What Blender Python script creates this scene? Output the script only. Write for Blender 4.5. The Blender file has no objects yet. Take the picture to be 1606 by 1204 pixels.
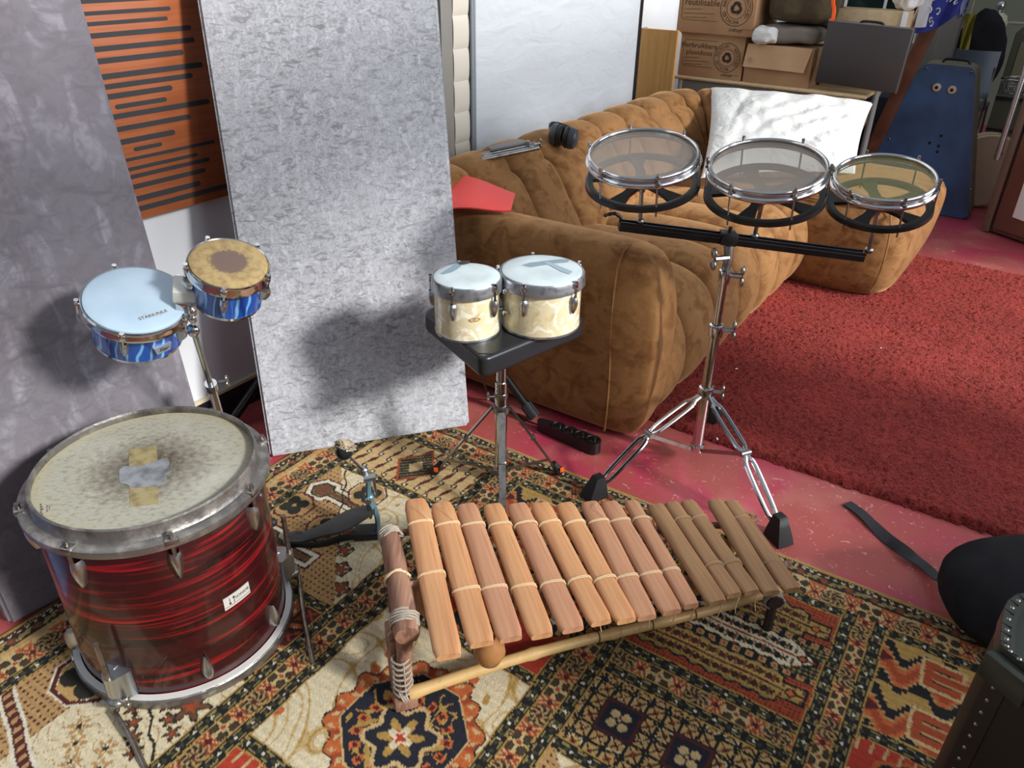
import bpy, bmesh, math, random
import numpy as np
from mathutils import Matrix, Vector, noise
random.seed(7)
S = bpy.context.scene
COL = S.collection
V = Vector
pi = math.pi
sin, cos = math.sin, math.cos
rad = math.radians
# ------------------------------------------------------------------ camera
H = 1.45; FPX = 1220.0; TH = 0.52283; RO = -0.017567
cr, sr, ct, st = cos(RO), sin(RO), cos(TH), sin(TH)
FWD = V((0, ct, -st)); DWN = V((0, -st, -ct)); RGT = V((1, 0, 0))
RX = RGT*cr + DWN*sr
DY = RGT*(-sr) + DWN*cr
def ray(u, v):
    return FWD + RX*((u-803)/FPX) + DY*((v-602)/FPX)
def F(u, v, z=0.0):                     # photo point -> point on the horizontal plane at height z
    r = ray(u, v); return V((0, 0, H)) + r*((z-H)/r.z)
def PL(u, v, p0, n):                    # photo point -> point on the plane through p0 with normal n
    r = ray(u, v); c = V((0, 0, H)); n = V(n); return c + r*((V(p0)-c).dot(n)/r.dot(n))
AX = V((cos(rad(56)), sin(rad(56)), 0)); BX = V((sin(rad(56)), -cos(rad(56)), 0)); ZX = V((0, 0, 1))
def R3(a, b, z=0.0):                    # room frame: a along the left wall, b away from it
    return AX*a + BX*b + ZX*z
def ab(p): return (p.dot(AX), p.dot(BX))
def PA(u, v, a): return PL(u, v, R3(a, 0), AX)
def PB(u, v, b): return PL(u, v, R3(0, b), BX)
RM = Matrix(((AX.x, BX.x, 0), (AX.y, BX.y, 0), (0, 0, 1)))   # note: (a,b,z) is left handed
cam = bpy.data.cameras.new('camera'); co = bpy.data.objects.new('camera', cam); COL.objects.link(co)
m = Matrix((RX, -DY, -FWD)).transposed().to_4x4(); m.translation = V((0, 0, H))
co.matrix_world = m
cam.sensor_width = 36; cam.sensor_fit = 'HORIZONTAL'; cam.lens = FPX/1606*36; cam.clip_start = .02
S.camera = co
# ------------------------------------------------------------------ materials
def srgb(r, g, b):
    f = lambda c: (c/255/12.92) if c/255 <= .04045 else ((c/255+.055)/1.055)**2.4
    return (f(r), f(g), f(b), 1)
def mat(name, col, rough=.5, metal=0., layers=(), coat=0., sheen=0., bump=None, alpha=1., trans=0., spec=None, sheencol=None):
    m = bpy.data.materials.new(name); m.use_nodes = True
    nt = m.node_tree; N = nt.nodes; L = nt.links
    b = N['Principled BSDF']
    b.inputs['Roughness'].default_value = rough; b.inputs['Metallic'].default_value = metal
    b.inputs['Coat Weight'].default_value = coat; b.inputs['Coat Roughness'].default_value = .08
    b.inputs['Sheen Weight'].default_value = sheen; b.inputs['Sheen Roughness'].default_value = .35
    if sheencol: b.inputs['Sheen Tint'].default_value = sheencol
    b.inputs['Alpha'].default_value = alpha; b.inputs['Transmission Weight'].default_value = trans
    if spec is not None: b.inputs['Specular IOR Level'].default_value = spec
    b.inputs['Base Color'].default_value = col
    tc = N.new('ShaderNodeTexCoord')
    def tex(scale, detail=3, dist=0., kind='noise', rot=(0, 0, 0)):
        mp = N.new('ShaderNodeMapping'); L.new(tc.outputs['Object'], mp.inputs[0])
        mp.inputs['Scale'].default_value = scale if isinstance(scale, tuple) else (scale,)*3
        mp.inputs['Rotation'].default_value = rot
        if kind == 'voronoi':
            t = N.new('ShaderNodeTexVoronoi'); t.inputs['Scale'].default_value = 1; L.new(mp.outputs[0], t.inputs['Vector']); return t.outputs['Distance']
        if kind == 'wave':
            t = N.new('ShaderNodeTexWave'); t.inputs['Scale'].default_value = 1; t.inputs['Distortion'].default_value = dist
            t.inputs['Detail'].default_value = detail; L.new(mp.outputs[0], t.inputs['Vector']); return t.outputs['Fac']
        if kind == 'radial':
            t = N.new('ShaderNodeVectorMath'); t.operation = 'LENGTH'; L.new(mp.outputs[0], t.inputs[0]); 
            if dist:
                nz = N.new('ShaderNodeTexNoise'); nz.inputs['Scale'].default_value = detail; L.new(mp.outputs[0], nz.inputs['Vector'])
                a = N.new('ShaderNodeMath'); a.operation = 'MULTIPLY_ADD'; L.new(nz.outputs['Fac'], a.inputs[0]); a.inputs[1].default_value = dist; L.new(t.outputs['Value'], a.inputs[2]); return a.outputs[0]
            return t.outputs['Value']
        t = N.new('ShaderNodeTexNoise'); t.inputs['Scale'].default_value = 1; t.inputs['Detail'].default_value = detail
        t.inputs['Distortion'].default_value = dist; L.new(mp.outputs[0], t.inputs['Vector']); return t.outputs['Fac']
    cur = None
    for ly in layers:
        o = tex(ly.get('scale', 5), ly.get('detail', 3), ly.get('dist', 0.), ly.get('kind', 'noise'), ly.get('rot', (0, 0, 0)))
        mr = N.new('ShaderNodeMapRange'); L.new(o, mr.inputs[0])
        mr.inputs[1].default_value = ly['lo']; mr.inputs[2].default_value = ly['hi']
        mr.inputs[3].default_value = 0; mr.inputs[4].default_value = ly.get('amt', 1.)
        mx = N.new('ShaderNodeMix'); mx.data_type = 'RGBA'
        L.new(mr.outputs[0], mx.inputs[0])
        if cur is None: mx.inputs[6].default_value = col
        else: L.new(cur, mx.inputs[6])
        mx.inputs[7].default_value = ly['col']; cur = mx.outputs[2]
    if cur is not None: L.new(cur, b.inputs['Base Color'])
    if bump:
        o = tex(bump[0], 4, bump[3] if len(bump) > 3 else 0.)
        bp = N.new('ShaderNodeBump'); bp.inputs['Strength'].default_value = bump[1]; bp.inputs['Distance'].default_value = bump[2]
        L.new(o, bp.inputs['Height']); L.new(bp.outputs[0], b.inputs['Normal'])
    return m
c = srgb
M = {}
M['chrome'] = mat('chrome', c(205, 205, 205), .13, 1.)
M['chrome_worn'] = mat('worn chrome', c(160, 158, 155), .32, 1., [dict(col=c(110, 100, 92), scale=40, lo=.5, hi=.7, amt=.6)], bump=(160, .2, .002))
M['cast'] = mat('cast metal', c(190, 195, 198), .3, 1., bump=(120, .15, .002))
M['oldrod'] = mat('pitted steel', c(150, 140, 130), .42, 1., [dict(col=c(95, 80, 68), scale=60, lo=.45, hi=.7, amt=.7)])
M['hoopgrey'] = mat('oxidised hoop', c(128, 124, 120), .38, .75, [dict(col=c(176, 172, 165), scale=30, lo=.48, hi=.66, amt=.7), dict(col=c(74, 66, 60), scale=18, lo=.55, hi=.72, amt=.7)], bump=(120, .35, .003))
M['bluegrey'] = mat('blue grey painted metal', c(105, 140, 152), .35, .5, [dict(col=c(70, 90, 100), scale=40, lo=.5, hi=.7, amt=.6)])
M['black'] = mat('black plastic', c(22, 22, 24), .42)
M['blacksatin'] = mat('satin black metal', c(20, 19, 20), .33, .2)
M['rubber'] = mat('black rubber', c(20, 21, 23), .6, bump=(90, .1, .002))
M['vinyl'] = mat('black vinyl', c(30, 33, 36), .36, 0, bump=(260, .08, .001))
M['ribrubber'] = mat('ribbed grey rubber', c(70, 70, 70), .55, bump=((160, 160, 160), .3, .002))
M['orange'] = mat('orange label', c(255, 95, 15), .5)
M['white'] = mat('white paint', c(232, 232, 228), .7)
M['cord'] = mat('cotton cord', c(215, 190, 150), .85, bump=(500, .4, .001))
M['greycord'] = mat('grey cord', c(165, 155, 140), .9, bump=(400, .4, .001))
def wood(name, a, b_, d, rough=.55, sc=(55, 3.2, 30), coat=0.):
    return mat(name, c(*a), rough, 0, [dict(col=c(*b_), scale=sc, lo=.42, hi=.66, dist=.6, detail=5), dict(col=c(*d), scale=(sc[0]*2.5, sc[1]*1.3, sc[2]*2), lo=.56, hi=.72, amt=.6, detail=4),
        dict(col=c(*d), scale=(9, 3, 9), lo=.55, hi=.8, amt=.35)], coat=coat, bump=((sc[0]*4, sc[1]*2, sc[2]*3), .12, .001))
M['key'] = [wood('rosewood key light', (204, 152, 106), (188, 132, 88), (166, 112, 76)), wood('rosewood key pinkish', (192, 142, 108), (176, 124, 92), (156, 108, 82)), wood('rosewood key shaded', (164, 126, 88), (144, 106, 72), (116, 82, 54))]  # third variant is the same wood with shade painted into its colour
M['frame'] = wood('old frame wood', (150, 110, 88), (112, 76, 60), (180, 150, 128), .7)
M['bamboo'] = mat('bamboo', c(205, 170, 112), .45, 0, [dict(col=c(176, 136, 82), scale=(8, 8, 8), lo=.45, hi=.7), dict(col=c(150, 108, 66), scale=(90, 6, 90), lo=.58, hi=.75, amt=.5)])
M['gourd'] = mat('gourd', c(168, 118, 70), .4, 0, [dict(col=c(120, 66, 30), scale=14, lo=.45, hi=.65)])
M['velvet'] = mat('amber velvet', c(142, 102, 62), .8, 0, [dict(col=c(112, 72, 36), scale=13, lo=.46, hi=.64, dist=1.0, detail=8, amt=.9), dict(col=c(170, 126, 78), scale=(36, 36, 70), lo=.52, hi=.78, amt=.5, detail=6)], sheen=.7, sheencol=c(255, 205, 150), bump=(220, .25, .002), spec=.2)
M['pillow'] = mat('white cotton', c(208, 208, 204), .8, 0, bump=((9, 9, 16), .5, .03, 1.2))
M['redplastic'] = mat('red plastic sheet', c(228, 52, 44), .35, 0)
M['card'] = mat('cardboard', c(176, 136, 98), .85, 0, [dict(col=c(160, 120, 84), scale=(5, 5, 5), lo=.4, hi=.7)])
M['cardl'] = mat('pale cardboard', c(188, 152, 114), .85, 0, [dict(col=c(172, 136, 98), scale=(5, 5, 5), lo=.4, hi=.7)])
M['ink'] = mat('dark ink', c(60, 44, 34), .8)
M['oak'] = wood('honey wood board', (205, 156, 92), (190, 138, 74), (178, 128, 70), .45, (60, 60, 2.5))
M['oakedge'] = wood('board edge wood', (150, 112, 72), (134, 98, 62), (120, 86, 52), .5, (60, 60, 2.5))
M['beech'] = wood('beech top', (205, 178, 138), (195, 166, 124), (180, 150, 110), .45, (3, 50, 30))
M['greymetal'] = mat('grey lacquer', c(120, 118, 112), .5)
M['darkgrey'] = mat('dark grey board', c(58, 56, 58), .6)
M['casebrown'] = mat('dark case', c(54, 48, 47), .55, 0, bump=(200, .15, .001))
M['olive'] = mat('olive brown canvas', c(66, 54, 34), .85, 0, [dict(col=c(88, 74, 48), scale=12, lo=.5, hi=.7)], bump=(20, .5, .03))
M['greyfelt'] = mat('grey felt blanket', c(122, 112, 102), .95, bump=(40, .3, .006))
M['diffwood'] = wood('diffuser veneer', (162, 92, 56), (148, 82, 48), (138, 76, 44), .4, (3, 3, 70))
M['felt'] = mat('black felt', c(52, 52, 55), .95)
M['fabricwhite'] = mat('pale grey fabric', c(190, 195, 201), .75, bump=((6, 6, 14), .35, .03, .6))
M['quilt'] = mat('quilted beige fabric', c(196, 190, 178), .8)
M['zip'] = mat('grey piping', c(128, 136, 144), .6)
M['bluecase'] = mat('worn blue case', c(62, 92, 132), .55, 0, [dict(col=c(48, 68, 98), scale=4, lo=.42, hi=.66), dict(col=c(180, 190, 200), scale=70, lo=.74, hi=.79, amt=.7)])
M['edgeolive'] = mat('olive case edge', c(120, 114, 92), .6)
M['redbeam'] = wood('red brown beam', (138, 74, 46), (112, 56, 34), (160, 100, 66), .5, (60, 60, 3))
M['wardrobe'] = mat('brown lacquer', c(122, 84, 68), .32, 0, [dict(col=c(100, 66, 52), scale=2.5, lo=.4, hi=.7)], coat=.3)
M['wardedge'] = mat('grey brown edge', c(120, 100, 84), .45)
M['navyfelt'] = mat('dark navy board', c(36, 42, 58), .7)
M['greenwall'] = mat('grey green wall', c(128, 134, 116), .9)
M['darkgreen'] = mat('dark green paint', c(62, 70, 60), .9)
M['olivegrey'] = mat('dark olive case', c(72, 70, 54), .7, bump=(60, .2, .002))
M['chairgrey'] = mat('blue grey plastic', c(92, 104, 116), .4)
M['yellow'] = mat('yellow green fabric', c(150, 140, 50), .8, bump=(30, .4, .01))
M['glass'] = mat('dark glass', c(30, 44, 44), .1, 0, spec=.6)
M['cream'] = mat('cream skin', c(235, 222, 188), .5)
M['bagblack'] = mat('black nylon', c(24, 24, 27), .9, 0, [dict(col=c(36, 36, 40), scale=6, lo=.45, hi=.7)], bump=(9, .4, .02), spec=.2)
M['trunkside'] = mat('dark brown fibre', c(30, 25, 22), .5, 0, [dict(col=c(20, 17, 16), scale=8, lo=.4, hi=.65)], bump=(120, .15, .002))
M['trunkrim'] = mat('dark green fibre rim', c(44, 48, 42), .32, 0, bump=(80, .1, .002))
M['steel'] = mat('rivet steel', c(140, 135, 125), .35, 1.)
# drums
def headmat(name, base, stain, r0, r1, amt, dist=.02, sp=60, extra=()):
    return mat(name, c(*base), .5, 0, [dict(col=c(*stain), kind='radial', scale=1., lo=r1, hi=r0, amt=amt, dist=dist, detail=sp)] + list(extra), bump=(110, .12, .002))
M['tomhead'] = mat('old coated head', c(168, 166, 150), .5, 0, [dict(col=c(132, 126, 106), scale=(70, 120, 70), lo=.5, hi=.66, amt=.6, detail=5), dict(col=c(192, 191, 180), scale=9, lo=.5, hi=.75, amt=.6),
    dict(col=c(84, 72, 60), kind='radial', scale=1., lo=.205, hi=.10, amt=.95, dist=.13, detail=70), dict(col=c(176, 166, 130), kind='radial', scale=1., lo=.185, hi=.225, amt=.7)], bump=(150, .3, .003))
M['tapeblue'] = mat('blue grey patch', c(142, 146, 150), .7, 0, [dict(col=c(94, 94, 96), scale=30, lo=.4, hi=.7)])
M['tapeyellow'] = mat('yellowed tape', c(160, 146, 104), .6, 0, [dict(col=c(120, 106, 76), scale=40, lo=.45, hi=.7)])
M['redwrap'] = mat('red ripple wrap', c(44, 6, 9), .3, 0, [dict(col=c(20, 2, 4), scale=(2.5, 2.5, 26), lo=.5, hi=.64, dist=.6), dict(col=c(160, 20, 28), scale=(2.6, 2.6, 62), lo=.52, hi=.78, dist=1.0, detail=6)], coat=.55)
M['bluewrap'] = mat('blue satin swirl wrap', c(14, 80, 172), .28, .1, [dict(col=c(130, 195, 245), kind='wave', scale=(16, 16, 13), dist=6, detail=1.5, lo=.78, hi=1.), dict(col=c(4, 30, 92), kind='wave', scale=(8, 10, 7), dist=8, detail=2, lo=.3, hi=.0, amt=.7)], coat=.8)
M['pearl'] = mat('cream pearl wrap', c(218, 206, 168), .25, .0, [dict(col=c(240, 236, 216), scale=26, lo=.5, hi=.62, dist=1.5), dict(col=c(190, 172, 120), scale=20, lo=.55, hi=.72, dist=1.8, amt=.7)], coat=.7)
M['bluehead'] = mat('pale blue head', c(186, 208, 224), .55, 0, [dict(col=c(170, 194, 212), scale=8, lo=.4, hi=.7)])
M['tanhead'] = mat('worn tan skin head', c(176, 152, 104), .6, 0, [dict(col=c(150, 126, 84), scale=60, lo=.45, hi=.65), dict(col=c(58, 46, 36), kind='radial', scale=1., lo=.068, hi=.04, amt=.75, dist=.05, detail=260), dict(col=c(112, 92, 82), kind='radial', scale=1., lo=.048, hi=.042, amt=1., dist=.02, detail=120)], bump=(200, .3, .002))
M['creamhead'] = mat('pale coated head', c(200, 214, 216), .5, 0, [dict(col=c(184, 198, 202), scale=14, lo=.4, hi=.7)])
M['clearhead'] = mat('smoky clear head', c(140, 132, 122), .3, 0, alpha=.5)
M['clearhead2'] = mat('clear head tinted for yellow reflection', c(150, 150, 100), .2, 0, alpha=.30)  # yellow tint paints a reflection into a clear head
M['patch'] = mat('blue grey worn patch', c(128, 150, 162), .6)
# panels
def panelmat(name, base, dark, light, sc):
    return mat(name, c(*base), .8, 0, [dict(col=c(*light), scale=(sc*2.2, sc*.9, sc), lo=.50, hi=.68, dist=.9, detail=9, amt=.8, rot=(0, 0, .6)), dict(col=c(*dark), scale=(sc*1.1, sc*2.6, sc), lo=.53, hi=.68, dist=1.1, detail=9, amt=.9, rot=(0, 0, -.5)),
        dict(col=c(*dark), scale=sc*3.2, lo=.46, hi=.62, dist=1.5, detail=10, amt=.55), dict(col=c(*light), scale=3, lo=.45, hi=.8, amt=.35)], bump=(60, .25, .004), sheen=.2)
M['panel_violet'] = panelmat('violet grey mottled fabric', (112, 107, 114), (98, 93, 100), (150, 147, 156), 9)
M['panel_silver'] = panelmat('silver grey crushed fabric', (173, 175, 181), (124, 124, 127), (199, 201, 207), 24)
M['bluefabric'] = mat('blue mottled fabric', c(80, 104, 150), .8, 0, [dict(col=c(150, 170, 200), scale=30, lo=.5, hi=.65, dist=2)])
M['wall'] = mat('white plaster', c(216, 220, 224), .85, 0, [dict(col=c(200, 205, 210), scale=2, lo=.4, hi=.7)])
M['skirt'] = mat('black skirting', c(24, 26, 32), .5)
M['skirttop'] = mat('cream skirting edge', c(205, 195, 165), .6)
M['floor'] = mat('red painted concrete', c(166, 82, 76), .34, 0, [dict(col=c(178, 58, 84), scale=2.2, lo=.42, hi=.6, dist=1.2, detail=6), dict(col=c(190, 116, 106), scale=(4, 4, 4), lo=.52, hi=.72, detail=7, amt=.8),
    dict(col=c(220, 170, 170), scale=(26, 26, 26), lo=.64, hi=.7, dist=3, detail=6, amt=.8), dict(col=c(130, 56, 62), scale=(1.1, 1.1, 1.1), lo=.55, hi=.75, amt=.6)], bump=(50, .1, .002))
M['shag'] = mat('red shag pile', c(128, 32, 28), .95, 0, [dict(col=c(76, 14, 14), scale=90, lo=.5, hi=.68, detail=4), dict(col=c(150, 44, 36), scale=5, lo=.45, hi=.7, amt=.6)], sheen=.4, sheencol=c(255, 120, 100), bump=(130, .8, .02))
# ------------------------------------------------------------------ geometry helpers
class G:
    def __init__(s): s.v = []; s.f = []
    def add(s, vs, fs, X=None):
        o = len(s.v)
        s.v += [(X @ V(p)) if X is not None else V(p) for p in vs]
        s.f += [tuple(i+o for i in f) for f in fs]; return s
    def bm(s, b, X=None):
        b.verts.index_update(); s.add([v.co.copy() for v in b.verts], [[v.index for v in f.verts] for f in b.faces], X); b.free(); return s
    def box(s, cen, size, X=None, bev=0., seg=2):       # X: 3x3 or 4x4 orientation about cen
        b = bmesh.new(); bmesh.ops.create_cube(b, size=1)
        for v in b.verts: v.co = V((v.co.x*size[0], v.co.y*size[1], v.co.z*size[2]))
        if bev: bmesh.ops.bevel(b, geom=b.edges[:], offset=bev, segments=seg, profile=.5, affect='EDGES')
        T = Matrix.Translation(V(cen)) @ (X.to_4x4() if X is not None else Matrix.Identity(4))
        return s.bm(b, T)
    def hexa(s, p):                                     # 8 corners: bottom 4 ccw, top 4 ccw
        return s.add(p, [(3, 2, 1, 0), (4, 5, 6, 7), (0, 1, 5, 4), (1, 2, 6, 5), (2, 3, 7, 6), (3, 0, 4, 7)])
    def tube(s, pts, r, n=10, closed=False, caps=True, flat=None, up=None):
        pts = [V(p) for p in pts]; k = len(pts); rs = r if isinstance(r, (list, tuple)) else [r]*k
        vs = []; nrm = None
        for i, p in enumerate(pts):
            if closed: t = pts[(i+1) % k]-pts[i-1]
            else: t = pts[min(i+1, k-1)]-pts[max(i-1, 0)]
            t.normalize()
            if nrm is None:
                nrm = V(up) if up is not None else (V((0, 0, 1)) if abs(t.z) < .9 else V((1, 0, 0)))
            nrm = (nrm - t*nrm.dot(t)); nrm.normalize(); bi = t.cross(nrm)
            for j in range(n):
                a = 2*pi*j/n + (pi/n if n == 4 else 0); fx = flat if flat else 1.
                vs.append(p + nrm*(cos(a)*rs[i]) + bi*(sin(a)*rs[i]*fx))
        fs = []
        for i in range(k if closed else k-1):
            for j in range(n):
                a0 = i*n; a1 = ((i+1) % k)*n; fs.append((a0+j, a1+j, a1+(j+1) % n, a0+(j+1) % n))
        fs = [f[::-1] for f in fs]
        if caps and not closed: fs += [tuple(range(n)), tuple(reversed(range((k-1)*n, k*n)))]
        return s.add(vs, fs)
    def lathe(s, prof, X=None, n=48, closed=False):     # profile of (r, z) about z
        vs = []; k = len(prof); idx = []
        for (r, z) in prof:
            if r < 1e-6: idx.append([len(vs)]*n); vs.append(V((0, 0, z)))
            else:
                idx.append(list(range(len(vs), len(vs)+n)))
                vs += [V((r*cos(2*pi*j/n), r*sin(2*pi*j/n), z)) for j in range(n)]
        fs = []
        for i in range(k if closed else k-1):
            A, B = idx[i], idx[(i+1) % k]
            for j in range(n):
                f = []
                for q in (A[j], A[(j+1) % n], B[(j+1) % n], B[j]):
                    if q not in f: f.append(q)
                if len(f) > 2: fs.append(tuple(f))
        return s.add(vs, fs, X)
    def prism(s, poly, o, ex, ey, ez):                  # 2D polygon extruded by the vector ez
        o, ex, ey, ez = V(o), V(ex), V(ey), V(ez); n = len(poly)
        vs = [o+ex*x+ey*y for x, y in poly] + [o+ex*x+ey*y+ez for x, y in poly]
        fs = [tuple(range(n))[::-1], tuple(range(n, 2*n))] + [(i, (i+1) % n, n+(i+1) % n, n+i) for i in range(n)]
        return s.add(vs, fs)
    def surf(s, fn, nu, nv, cu=False, cv=False):
        vs = [V(fn(i/(nu if cu else nu-1), j/(nv if cv else nv-1))) for i in range(nu) for j in range(nv)]
        fs = []
        for i in range(nu if cu else nu-1):
            for j in range(nv if cv else nv-1):
                i1 = (i+1) % nu; j1 = (j+1) % nv
                fs.append((i*nv+j, i1*nv+j, i1*nv+j1, i*nv+j1))
        return s.add(vs, fs)
    def sph(s, cen, r, X=None, nu=20, nv=12):
        rx, ry, rz = r if isinstance(r, (tuple, list)) else (r, r, r)
        b = bmesh.new(); bmesh.ops.create_uvsphere(b, u_segments=nu, v_segments=nv, radius=1)
        for v in b.verts: v.co = V((v.co.x*rx, v.co.y*ry, v.co.z*rz))
        return s.bm(b, Matrix.Translation(V(cen)) @ (X.to_4x4() if X is not None else Matrix.Identity(4)))
W = {}
def link(name, data, mw, parent=None):
    o = bpy.data.objects.new(name, data); COL.objects.link(o)
    W[o.name] = mw
    if parent is not None:
        o.parent = parent; o.matrix_basis = W[parent.name].inverted() @ mw
    else: o.matrix_basis = mw
    return o
def thing(name, label, cat, loc=(0, 0, 0), group=None, frame=None):
    o = link(name, None, frame if frame is not None else Matrix.Translation(V(loc)))
    o.empty_display_size = .05
    o['label'] = label; o['category'] = cat
    if group: o['group'] = group
    return o
def part(name, g, mt, parent=None, frame=None, smooth=True, label=None, ang=38, inworld=True, loc=None):
    """world-space geometry unless frame is given, then geometry is in that frame"""
    if frame is None:
        fr = W[parent.name] if parent is not None else Matrix.Translation(V(loc if loc else (0, 0, 0)))
        inv = fr.inverted(); vs = [inv @ p for p in g.v]
    else: fr = frame; vs = g.v
    me = bpy.data.meshes.new(name); me.from_pydata(vs, [], g.f); me.validate()
    b = bmesh.new(); b.from_mesh(me); bmesh.ops.recalc_face_normals(b, faces=b.faces); b.to_mesh(me); b.free()
    if isinstance(mt, str): mt = M[mt]
    me.materials.append(mt)
    if smooth: me.shade_smooth(); me.set_sharp_from_angle(angle=rad(ang))
    o = link(name, me, fr, parent)
    if label: o['label'] = label
    return o
def single(name, label, cat, g, mt, loc, group=None, smooth=True, frame=None, ang=38):
    o = part(name, g, mt, None, frame, smooth, None, ang, loc=loc)
    o['label'] = label; o['category'] = cat
    if group: o['group'] = group
    return o
def struct(name, g, mt, parent=None, smooth=False):
    o = part(name, g, mt, parent, smooth=smooth)
    if parent is None: o['kind'] = 'structure'
    return o
def frame_z(origin, n, xdir=(1, 0, 0)):                 # frame whose z is n and whose x is near xdir
    z = V(n).normalized(); x = V(xdir); x = (x - z*x.dot(z)).normalized(); y = z.cross(x)
    m = Matrix((x, y, z)).transposed().to_4x4(); m.translation = V(origin); return m
def frame_xy(origin, x, y):
    x = V(x).normalized(); y = V(y); y = (y - x*y.dot(x)).normalized(); z = x.cross(y)
    m = Matrix((x, y, z)).transposed().to_4x4(); m.translation = V(origin); return m
def smooth_path(pts, k=6, closed=False):
    pts = [V(p) for p in pts]; n = len(pts); out = []
    for i in range(n if closed else n-1):
        g = lambda j: pts[j % n] if closed else pts[max(0, min(n-1, j))]
        p0, p1, p2, p3 = g(i-1), g(i), g(i+1), g(i+2)
        for q in range(k):
            t = q/k
            out.append(.5*((2*p1)+(p2-p0)*t+(2*p0-5*p1+4*p2-p3)*t*t+(3*p1-p0-3*p2+p3)*t**3))
    if not closed: out.append(pts[-1])
    return out
def text_geo(body, size, frame, g, ex=0.0006, font_shear=0.):
    cu = bpy.data.curves.new('t', 'FONT'); cu.body = body; cu.size = size; cu.extrude = ex; cu.align_x = 'CENTER'; cu.align_y = 'CENTER'; cu.resolution_u = 2; cu.shear = font_shear
    ob = bpy.data.objects.new('t', cu); COL.objects.link(ob)
    dg = bpy.context.evaluated_depsgraph_get(); me = bpy.data.meshes.new_from_object(ob.evaluated_get(dg))
    g.add([v.co.copy() for v in me.vertices], [tuple(p.vertices) for p in me.polygons], frame)
    bpy.data.objects.remove(ob); bpy.data.curves.remove(cu); bpy.data.meshes.remove(me)
    return g
def arc_text(body, r, size, frame, g, a0, a1, flip=False):
    n = len(body)
    for i, ch in enumerate(body):
        a = a0 + (a1-a0)*(i/(n-1))
        if ch == ' ': continue
        rot = a-pi/2 if not flip else a+pi/2
        text_geo(ch, size, frame @ Matrix.Translation((r*cos(a), r*sin(a), 0)) @ Matrix.Rotation(rot, 4, 'Z'), g)
    return g
ROOM = Matrix((BX, AX, ZX)).transposed()               # local x = b, y = a
def rbox(g, a0, a1, b0, b1, z0, z1, bev=0., seg=2):
    return g.box(R3((a0+a1)/2, (b0+b1)/2, (z0+z1)/2), (abs(b1-b0), abs(a1-a0), abs(z1-z0)), ROOM, bev, seg)
# ------------------------------------------------------------------ the room
WB = -2.09                                              # the left wall
g = G(); rbox(g, -1.2, 9.2, -2.6, 3.2, -.08, 0); struct('floor', g, 'floor')
g = G(); rbox(g, -1.2, 2.95, WB-.12, WB, 0, 3.2); rbox(g, 2.83, 5.85, -2.57, -2.45, 0, 3.2); rbox(g, 2.83, 2.95, -2.45, WB-.12, 0, 3.2); struct('wall_left', g, 'wall')
g = G(); rbox(g, -1.0, 2.9, WB, WB+.014, 0, .092); struct('baseboard_left', g, 'skirt')
g = G(); rbox(g, -1.0, 2.9, WB, WB+.016, .092, .103); struct('trim_1', g, 'skirttop')
# far wall with an opening into the next room
g = G(); rbox(g, 5.85, 5.97, -2.57, -1.02, 0, 3.2); rbox(g, 5.85, 5.97, -1.02, -.56, 0, .2); struct('wall_far', g, 'wall')
g = G()
for b0 in (-1.62, -1.38, -1.14, -.93): rbox(g, 5.82, 5.845, b0-.009, b0+.009, .9, 2.3)
rbox(g, 5.82, 5.845, -1.62, -.93, .9, .925); rbox(g, 5.82, 5.845, -1.62, -.93, 2.28, 2.3)
w1 = struct('window_1', g, 'white')
g = G(); rbox(g, 5.826, 5.838, -1.615, -.935, .92, 2.28); part('pane', g, 'glass', w1)
g = G(); rbox(g, 5.8, 5.9, ab(PA(1472, 60, 5.85))[1], ab(PA(1502, 60, 5.85))[1], 0, 3.0, .004); struct('trim_2', g, 'greymetal')
g = G(); rbox(g, 8.6, 8.7, -2.3, 3.2, 0, 3.2); struct('wall_back', g, 'greenwall')
g = G(); rbox(g, 8.585, 8.6, -2.3, 3.2, 1.12, 3.2); struct('trim_3', g, 'darkgreen')
# unseen right wall, added to shape the daylight falling through its two tall windows
g = G()
WR = 2.3
def wallseg(a0, a1, z0, z1): rbox(g, a0, a1, WR, WR+.12, z0, z1)
W1 = (.1, 2.25); W2 = (3.05, 4.75); ZT = 3.05
wallseg(-1.2, W1[0], 0, 3.4); wallseg(W1[1], W2[0], 0, 3.4); wallseg(W2[1], 9.2, 0, 3.4)
for w in (W1, W2): wallseg(w[0], w[1], ZT, 3.4)
for a0, a1, zs in ((W1[0], 1.37, 1.30), (1.37, 1.85, 1.80), (1.85, W1[1], 1.38), (W2[0], W2[1], .5)): wallseg(a0, a1, 0, zs)  # higher middle sill step added to shade the balafon's right end
struct('wall_right_unseen', g, 'wall')
for k, w in enumerate((W1, W2)):
    g = G(); mid = (w[0]+w[1])/2
    zb = (1.78, .5)[k]
    for a in (w[0]+.02, mid, w[1]-.02): rbox(g, a-.02, a+.02, WR+.03, WR+.09, zb, ZT)
    for z in (zb+.02, ZT-.02): rbox(g, w[0], w[1], WR+.035, WR+.085, z-.02, z+.02)
    struct('window_%d' % (k+2), g, 'white')
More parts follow.
